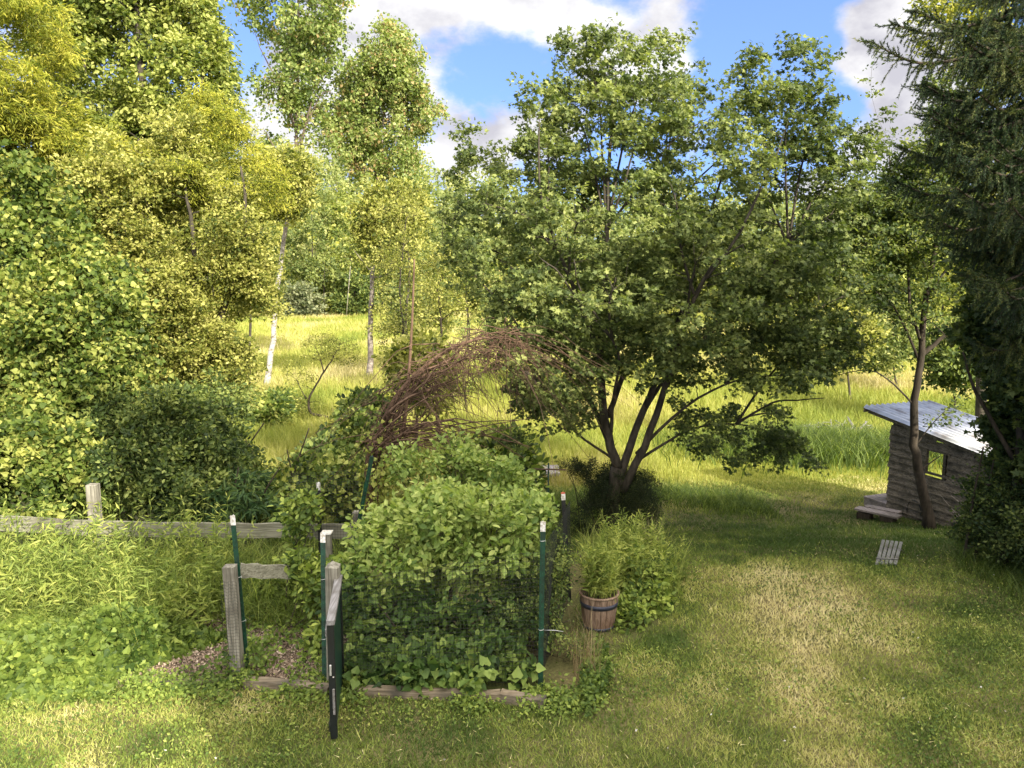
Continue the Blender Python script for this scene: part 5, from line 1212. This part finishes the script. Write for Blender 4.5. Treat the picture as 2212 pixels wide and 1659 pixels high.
# ------------------------------------------------------------------ shed
def build_shed():
    O = np.array([8.02, 16.0, -.86]); a = tri([.35, -.937, 0]); bb = tri([.937, .35, 0]); up = np.array([0, 0, 1.0])
    g0 = float(gz(8.2, 15.3)); root = thing('plank_shed', 'small dark plank-sided shed with a bright corrugated metal roof', 'shed', [O[0], O[1], -.9])
    org = np.array([O[0], O[1], -.9]); LA, LB = 2.35, 1.6
    W_ = lambda p, q, z: np.array([O[0], O[1], 0]) + a * p + bb * q + up * z
    def bx(mb, p0, p1, q0, q1, z0, z1, **k): box(mb, W_((p0 + p1) / 2, (q0 + q1) / 2, (z0 + z1) / 2), (p1 - p0, q1 - q0, z1 - z0), 0, [a, bb, up], **k)
    rt = lambda p: 1.14 - .145 * (p + .6)       # roof underside height along the slope
    # siding: overlapping rough boards, split round the window opening
    mb = MB(); z = -.80; i = 0
    while z < .88:
        h = .142 + rng.normal(0, .008); tl = rng.normal(0, .006)
        for (p0, p1) in ([(0, LA)] if (z + h < .17 or z > .59) else [(0, .92), (1.40, LA)]):
            zt = z + h
            pe = min(p1, (1.14 - .6 * .145 - zt + .05) / .145) if zt > .7 else p1
            if pe <= p0 + .05: continue
            n = 10; t = np.linspace(0, 1, n); pp = p0 + (pe - p0) * t + (rng.normal(0, .012) if p0 == 0 else 0); lowz = z - .02 + tl * t + rng.normal(0, .0018, n); V = []
            for k in range(n): V += [W_(pp[k], -.062, lowz[k] - .012), W_(pp[k], -.014, zt + tl * t[k]), W_(pp[k], .006, zt + tl * t[k]), W_(pp[k], -.036, lowz[k] - .012)]
            idx = np.arange(n * 4).reshape(n, 4); F = np.stack([idx[:-1], idx[1:], np.roll(idx[1:], -1, 1), np.roll(idx[:-1], -1, 1)], -1).reshape(-1, 4)
            mb.add(np.array(V), F); mb.add(np.array(V)[[0, 1, 2, 3, -4, -3, -2, -1]], [[0, 1, 2, 3], [7, 6, 5, 4]])
        z += h
    mb.build('side_wall', M['siding'], root, org)
    # front (far-left) wall with doorway, back wall, far side wall
    mb = MB(); bx(mb, .0, .03, .012, .42, -.8, .98); mb.build('front_wall', M['siding'], root, org); mb = MB(); bx(mb, .0, .03, 1.56, LB, -.8, .98); mb.build('front_wall', M['siding'], root, org)
    mb = MB()
    for k in range(12): bx(mb, LA - .03, LA, .012, LB, -.8 + k * .125, -.8 + (k + 1) * .125 - .004)
    mb.build('back_wall', M['siding'], root, org)
    mb = MB(); bx(mb, .05, LA - .04, LB - .03, LB, -.8, .70); mb.build('far_wall', M['siding'], root, org)
    mb = MB(); bx(mb, .0, LA, .012, LB, -.86, -.80); mb.build('floor', M['deckwood'], root, org)
    fr = MB(); bx(fr, .875, .92, -.045, .02, .12, .64); bx(fr, 1.40, 1.445, -.045, .02, .12, .64); bx(fr, .922, 1.398, -.042, .02, .125, .165); bx(fr, .922, 1.398, -.042, .02, .595, .635)
    fr.build('window_frame', M['siding'], root, org)
    mb = MB(); bx(mb, .03, .11, .02, .10, -.8, 1.02); mb.build('corner_post', M['siding'], root, org); mb = MB(); bx(mb, .03, .11, LB - .13, LB - .04, -.8, 1.02); mb.build('corner_post', M['siding'], root, org); mb = MB(); bx(mb, LA - .12, LA - .04, .02, .1, -.8, .66); mb.build('corner_post', M['siding'], root, org)
    mb = MB(); rd = tri(a - up * .145); ru = tri(np.cross(bb, rd) * -1); ru = ru if ru[2] > 0 else -ru
    for q in (-.08, LB * .5, LB + .06):
        p0 = W_(-.58, q, rt(-.58) + .02); box(mb, p0 + rd * 1.5, (3.0, .045, .10), 0, [rd, bb, ru])
    mb.build('rafter', M['siding'], root, org)
    # corrugated roof
    mb = MB(); nu = 190; v = np.array([0, 3.12]); qs = np.linspace(-.18, LB + .20, nu); V = []
    for lay in (0, -.004):
        for d in v: V.append(np.stack([W_(-.64, 0, rt(-.64) + .105 + lay) + rd * d + bb * q + ru * .034 * math.sin(q / .15 * 2 * math.pi) for q in qs]))
    V = np.concatenate(V); i = np.arange(nu - 1); F = np.concatenate([np.stack([i, i + 1, nu + i + 1, nu + i], 1), np.stack([2 * nu + i, 3 * nu + i, 3 * nu + i + 1, 2 * nu + i + 1], 1), np.stack([i, 2 * nu + i, 2 * nu + i + 1, i + 1], 1), np.stack([nu + i, nu + i + 1, 3 * nu + i + 1, 3 * nu + i], 1)])
    mb.add(V, F, 0, None, True); mb.build('roof', M['roof'], root, org)
    mb = MB(); box(mb, W_(-.62, LB / 2, rt(-.62) + .03), (.03, LB + .36, .09), 0, [rd, bb, ru]); mb.build('fascia', M['siding'], root, org)
    mb = MB()
    for k in range(5): bx(mb, -.62 + k * .125, -.62 + k * .125 + .118, -.04, LB, -.80, -.765)
    bx(mb, -.62, -.01, -.02, .02, -.98, -.805); bx(mb, -.60, -.56, .022, LB, -.98, -.805); mb.build('deck', M['deckwood'], root, org)
    mb = MB(); bx(mb, 0, LA, -.01, .03, -1.02, -.80); bx(mb, 0.0, .12, .04, .2, -1.1, -.86); mb.build('skirting', M['siding'], root, org)
    # plank step on blocks beside the deck
    st = thing('plank_step', 'low plank step resting on dark blocks beside the shed deck', 'step', [7.35, 15.3, float(gz(7.35, 15.3))]); so = np.array([7.35, 15.3, float(gz(7.35, 15.3))])
    s0 = G(1862, 1122); s1 = G(1925, 1130); dd = tri((s1 - s0) * [1, 1, 0]); ss = np.cross([0, 0, 1.0], dd); zz = s0[2]
    for f in (.06, .86):
        mb = MB(); box(mb, s0 + (s1 - s0) * f + ss * .05 + [0, 0, .07], (.26, .22, .15), 0, [dd, ss, up]); mb.build('block', M['bark_dark'], st, so)
    L = np.linalg.norm(s1 - s0)
    mb = MB(); box(mb, (s0 + s1) / 2 + ss * .05 + [0, 0, .175], (L + .28, .24, .04), 0, [dd, ss, up]); mb.build('plank', M['deckwood'], st, so)
    mb = MB(); box(mb, (s0 + s1) / 2 + ss * .30 + [0, 0, .185], (L + .1, .2, .04), 0, [tri(dd + ss * .05), ss, up]); mb.build('plank', M['deckwood'], st, so)
    # hose hanging on the wall
    mb = MB(); th = np.linspace(-.2, 3.6, 18); q = np.array([W_(.72 + .17 * math.cos(t), -.05, -.72 + .22 * math.sin(t)) for t in th]); tubes(mb, q, np.full(18, .009), 6)
    tag(mb.build('garden_hose', M['blackplastic'], None, q[0]), 'loop of dark hose leaning against the lower shed wall', 'hose')


build_shed()


def build_small():
    # slatted wooden mat on the lawn
    c = G(1918, 1206); z = c[2]; o = thing('slatted_mat', 'small grey slatted wooden mat lying on the shaded lawn', 'mat', c)
    cs = [G(1902, 1188), G(1950, 1192), G(1938, 1222), G(1890, 1219)]
    for k in range(5):
        mb = MB(); f0, f1 = k / 5 + .02, (k + 1) / 5 - .02
        q = [cs[0] + (cs[1] - cs[0]) * f0, cs[0] + (cs[1] - cs[0]) * f1, cs[3] + (cs[2] - cs[3]) * f1, cs[3] + (cs[2] - cs[3]) * f0]
        cc = np.mean(q, 0); dl = (q[3] + q[2] - q[0] - q[1]) / 2; dw = tri(q[1] - q[0]); dlu = tri(dl * [1, 1, 0]); s = tri(np.cross([0, 0, 1], dlu)); 
        box(mb, cc + [0, 0, .085], (np.linalg.norm(q[1] - q[0]) * .9, np.linalg.norm(dl), .022), 0, [s, dlu, np.array([0, 0, 1.])]); mb.build('slat', M['deckgrey'], o, c)
    for f in (.15, .85):
        mb = MB(); p0 = cs[0] + (cs[3] - cs[0]) * f; p1 = cs[1] + (cs[2] - cs[1]) * f; tubes(mb, np.array([p0, p1]) + [0, 0, .062], np.array([.012, .012]), 5); mb.build('batten', M['deckgrey'], o, c)
    # flat grey stone slabs / brush heap in the meadow
    b = G(1810, 946); root = thing('brush_pile', 'low heap of bleached grey brushwood and slabs at the lawn edge left of the shed', 'brush pile', b); mb = MB()
    n = 260; t = rng.uniform(-1, 1, n); P0 = b + np.stack([t * 1.4, rng.normal(0, .45, n), .35 * (1 - t ** 2) * rng.random(n) + .02], 1); dv = rng.normal(0, 1, (n, 3)) * [1, .5, .12]; ln = rng.uniform(.3, .9, n)[:, None]
    P1 = P0 + nrm(dv) * ln; P1[:, 2] = np.maximum(P1[:, 2], b[2] + .03); mid = (P0 + P1) / 2 + rng.normal(0, .04, (n, 3)); tubes(mb, np.stack([P0, mid, P1], 1), np.full((n, 3), .016) * rng.uniform(.5, 1.6, (n, 1)), 4); mb.build('sticks', M['greywood'], root, b)
    mb = MB()
    for (dx, dy, s) in ((-.7, -.1, .5), (.1, -.2, .62), (.8, .05, .45)): box(mb, b + [dx, dy, .10], (s * 1.5, s, .12), 0, [tri([1, .2, .12]), tri([-.2, 1, 0]), tri([-.12, 0, 1])], bev=.03)
    mb.build('slabs', M['stone'], root, b)
    b = G(2118 - 190, 975); root = thing('grey_box', 'small grey box standing just left of the shed wall', 'box', b); mb = MB(); box(mb, b + [0, 0, .15], (.42, .3, .30), 0, None, bev=.02); mb.build('body', M['stone'], root, b)
    mb = MB(); box(mb, b + [0, 0, .32], (.46, .34, .04), 0, None, bev=.01); mb.build('lid', M['greywood'], root, b)
    # cross-shaped stake and pale slab behind the bush
    D = 13.0; b = gb(1185, D); root = thing('cross_stake', 'thin dark stake with a long horizontal bar behind the light green bush', 'stake', b); mb = MB()
    tubes(mb, np.array([b, Pt(1185, 1000, D)]), np.array([.016, .014]), 6); mb.build('upright', M['greensteel'], root, b)
    mb = MB(); tubes(mb, np.array([Pt(1148, 1012, D), Pt(1222, 1014, D)]) - [0, .03, 0], np.array([.014, .014]), 6); mb.build('crossbar', M['bark_red'], root, b)
    c = G(1168, 1036); root = thing('pale_slab', 'pale flat stone slab lying in the grass behind the cross-shaped stake', 'slab', c); mb = MB()
    box(mb, c + [0, 0, .22], (.95, .6, .10), 0, [tri([1, 0, .05]), tri([0, 1, .12]), tri([-.05, -.12, 1])], bev=.02); mb.build('top', M['stone'], root, c)
    mb = MB(); box(mb, c + [0, 0, .05], (.6, .4, .22), 0, None, bev=.02); mb.build('base', M['stone'], root, c)
    # bleached fallen log left of the crooked tree
    q = G(585, 905); D = q[1]; mb = MB(); tubes(mb, smooth_line([G(555, 918) + [0, 0, .1], G(575, 908) + [0, 0, .15], G(600, 900) + [0, 0, .3]], 7), np.linspace(.10, .05, 7), 8); tag(mb.build('fallen_log', M['bark_birch'], None, q), 'bleached fallen log poking out of the dark shrub by the meadow', 'log')
    # distant poles
    for px, y0, y1, D, lab in ((757, 575, 645, 108, 'thin pale pole standing before the trees right of the willow bush'), (1073, 640, 672, 90, 'short pale post in the far meadow left of the maple stems')):
        b = gb(px, D); b2 = Pt(px, y0, D); mb = MB(); tubes(mb, np.array([b, (b + b2) / 2, b2]), np.array([.06, .055, .05]), 6); tag(mb.build('pale_pole', M['postwood'], None, b), lab, 'pole')
    # bare saplings branches in front of right shrub
    b = G(2150, 1150); D = b[1]; root = thing('bare_sapling', 'pale leafless branching sapling in front of the dark shrub at right', 'sapling', b); mb = MB()
    pts = []
    for _ in range(16):
        s0 = b + rng.normal(0, .12, 3) * [1, 1, 0]; e = s0 + [rng.normal(-.2, .5), rng.normal(0, .2), rng.uniform(.3, 1.0)]; pts.append(smooth_line([s0, (s0 + e) / 2 + rng.normal(0, .06, 3), e], 6))
    tubes(mb, np.array(pts), np.broadcast_to(np.linspace(.006, .002, 6), (16, 6)), 4); mb.build('branches', M['straw_bark'], root, b)


M['deckgrey'] = wood_mat('bleached_slat', (.13, .13, .11), (.25, .25, .22), 'Y')
M['straw_bark'] = bark_mat('pale_twig', (.3, .27, .22), (.45, .4, .33), 10)
build_small()


# ------------------------------------------------------------------ unseen house behind the viewpoint: height and shape set to cast the lawn shade
def build_house():
    x0, x1, y0, y1 = 6.2, 24, -6.5, -2.0; b = np.array([15, -4.2, 0.]); root = thing('house', 'unseen house behind the viewpoint, shaped tall to cast its shade over the lawn', 'house', b)
    ZF, ZB = 10.7, 13.3; mb = MB()
    V = np.array([[x, y, z] for x in (x0, x1) for (y, z) in ((y0, -.4), (y1, -.4), (y1, ZF), (y0, ZB))])
    mb.add(V, [[0, 1, 2, 3], [7, 6, 5, 4], [1, 5, 6, 2], [4, 0, 3, 7], [3, 2, 6, 7]]); mb.build('wall', M['housewall'], root, b)
    d = tri([0, y1 - y0, ZF - ZB]); nv = np.cross([1, 0, 0], d); mb = MB()
    box(mb, np.array([(x0 + x1) / 2, (y0 + y1) / 2, (ZF + ZB) / 2 + .09]), (x1 - x0 + .5, 5.8, .14), 0, [np.array([1., 0, 0]), d, nv]); mb.build('roof', M['bark_dark'], root, b)
    for x in (8.5, 12, 16, 20):
        for z in (1.6, 4.8, 8.0):
            mb = MB(); box(mb, [x, y1 + .01, z], (1.1, .06, 1.4), 0); f = mb.build('window', M['white'], root, b)
            mb = MB(); box(mb, [x, y1 + .03, z], (.95, .05, 1.25), 0); mb.build('pane', M['blackplastic'], f, b)


M['housewall'] = plain_mat('house_siding', (.45, .42, .36), .8)
build_house()
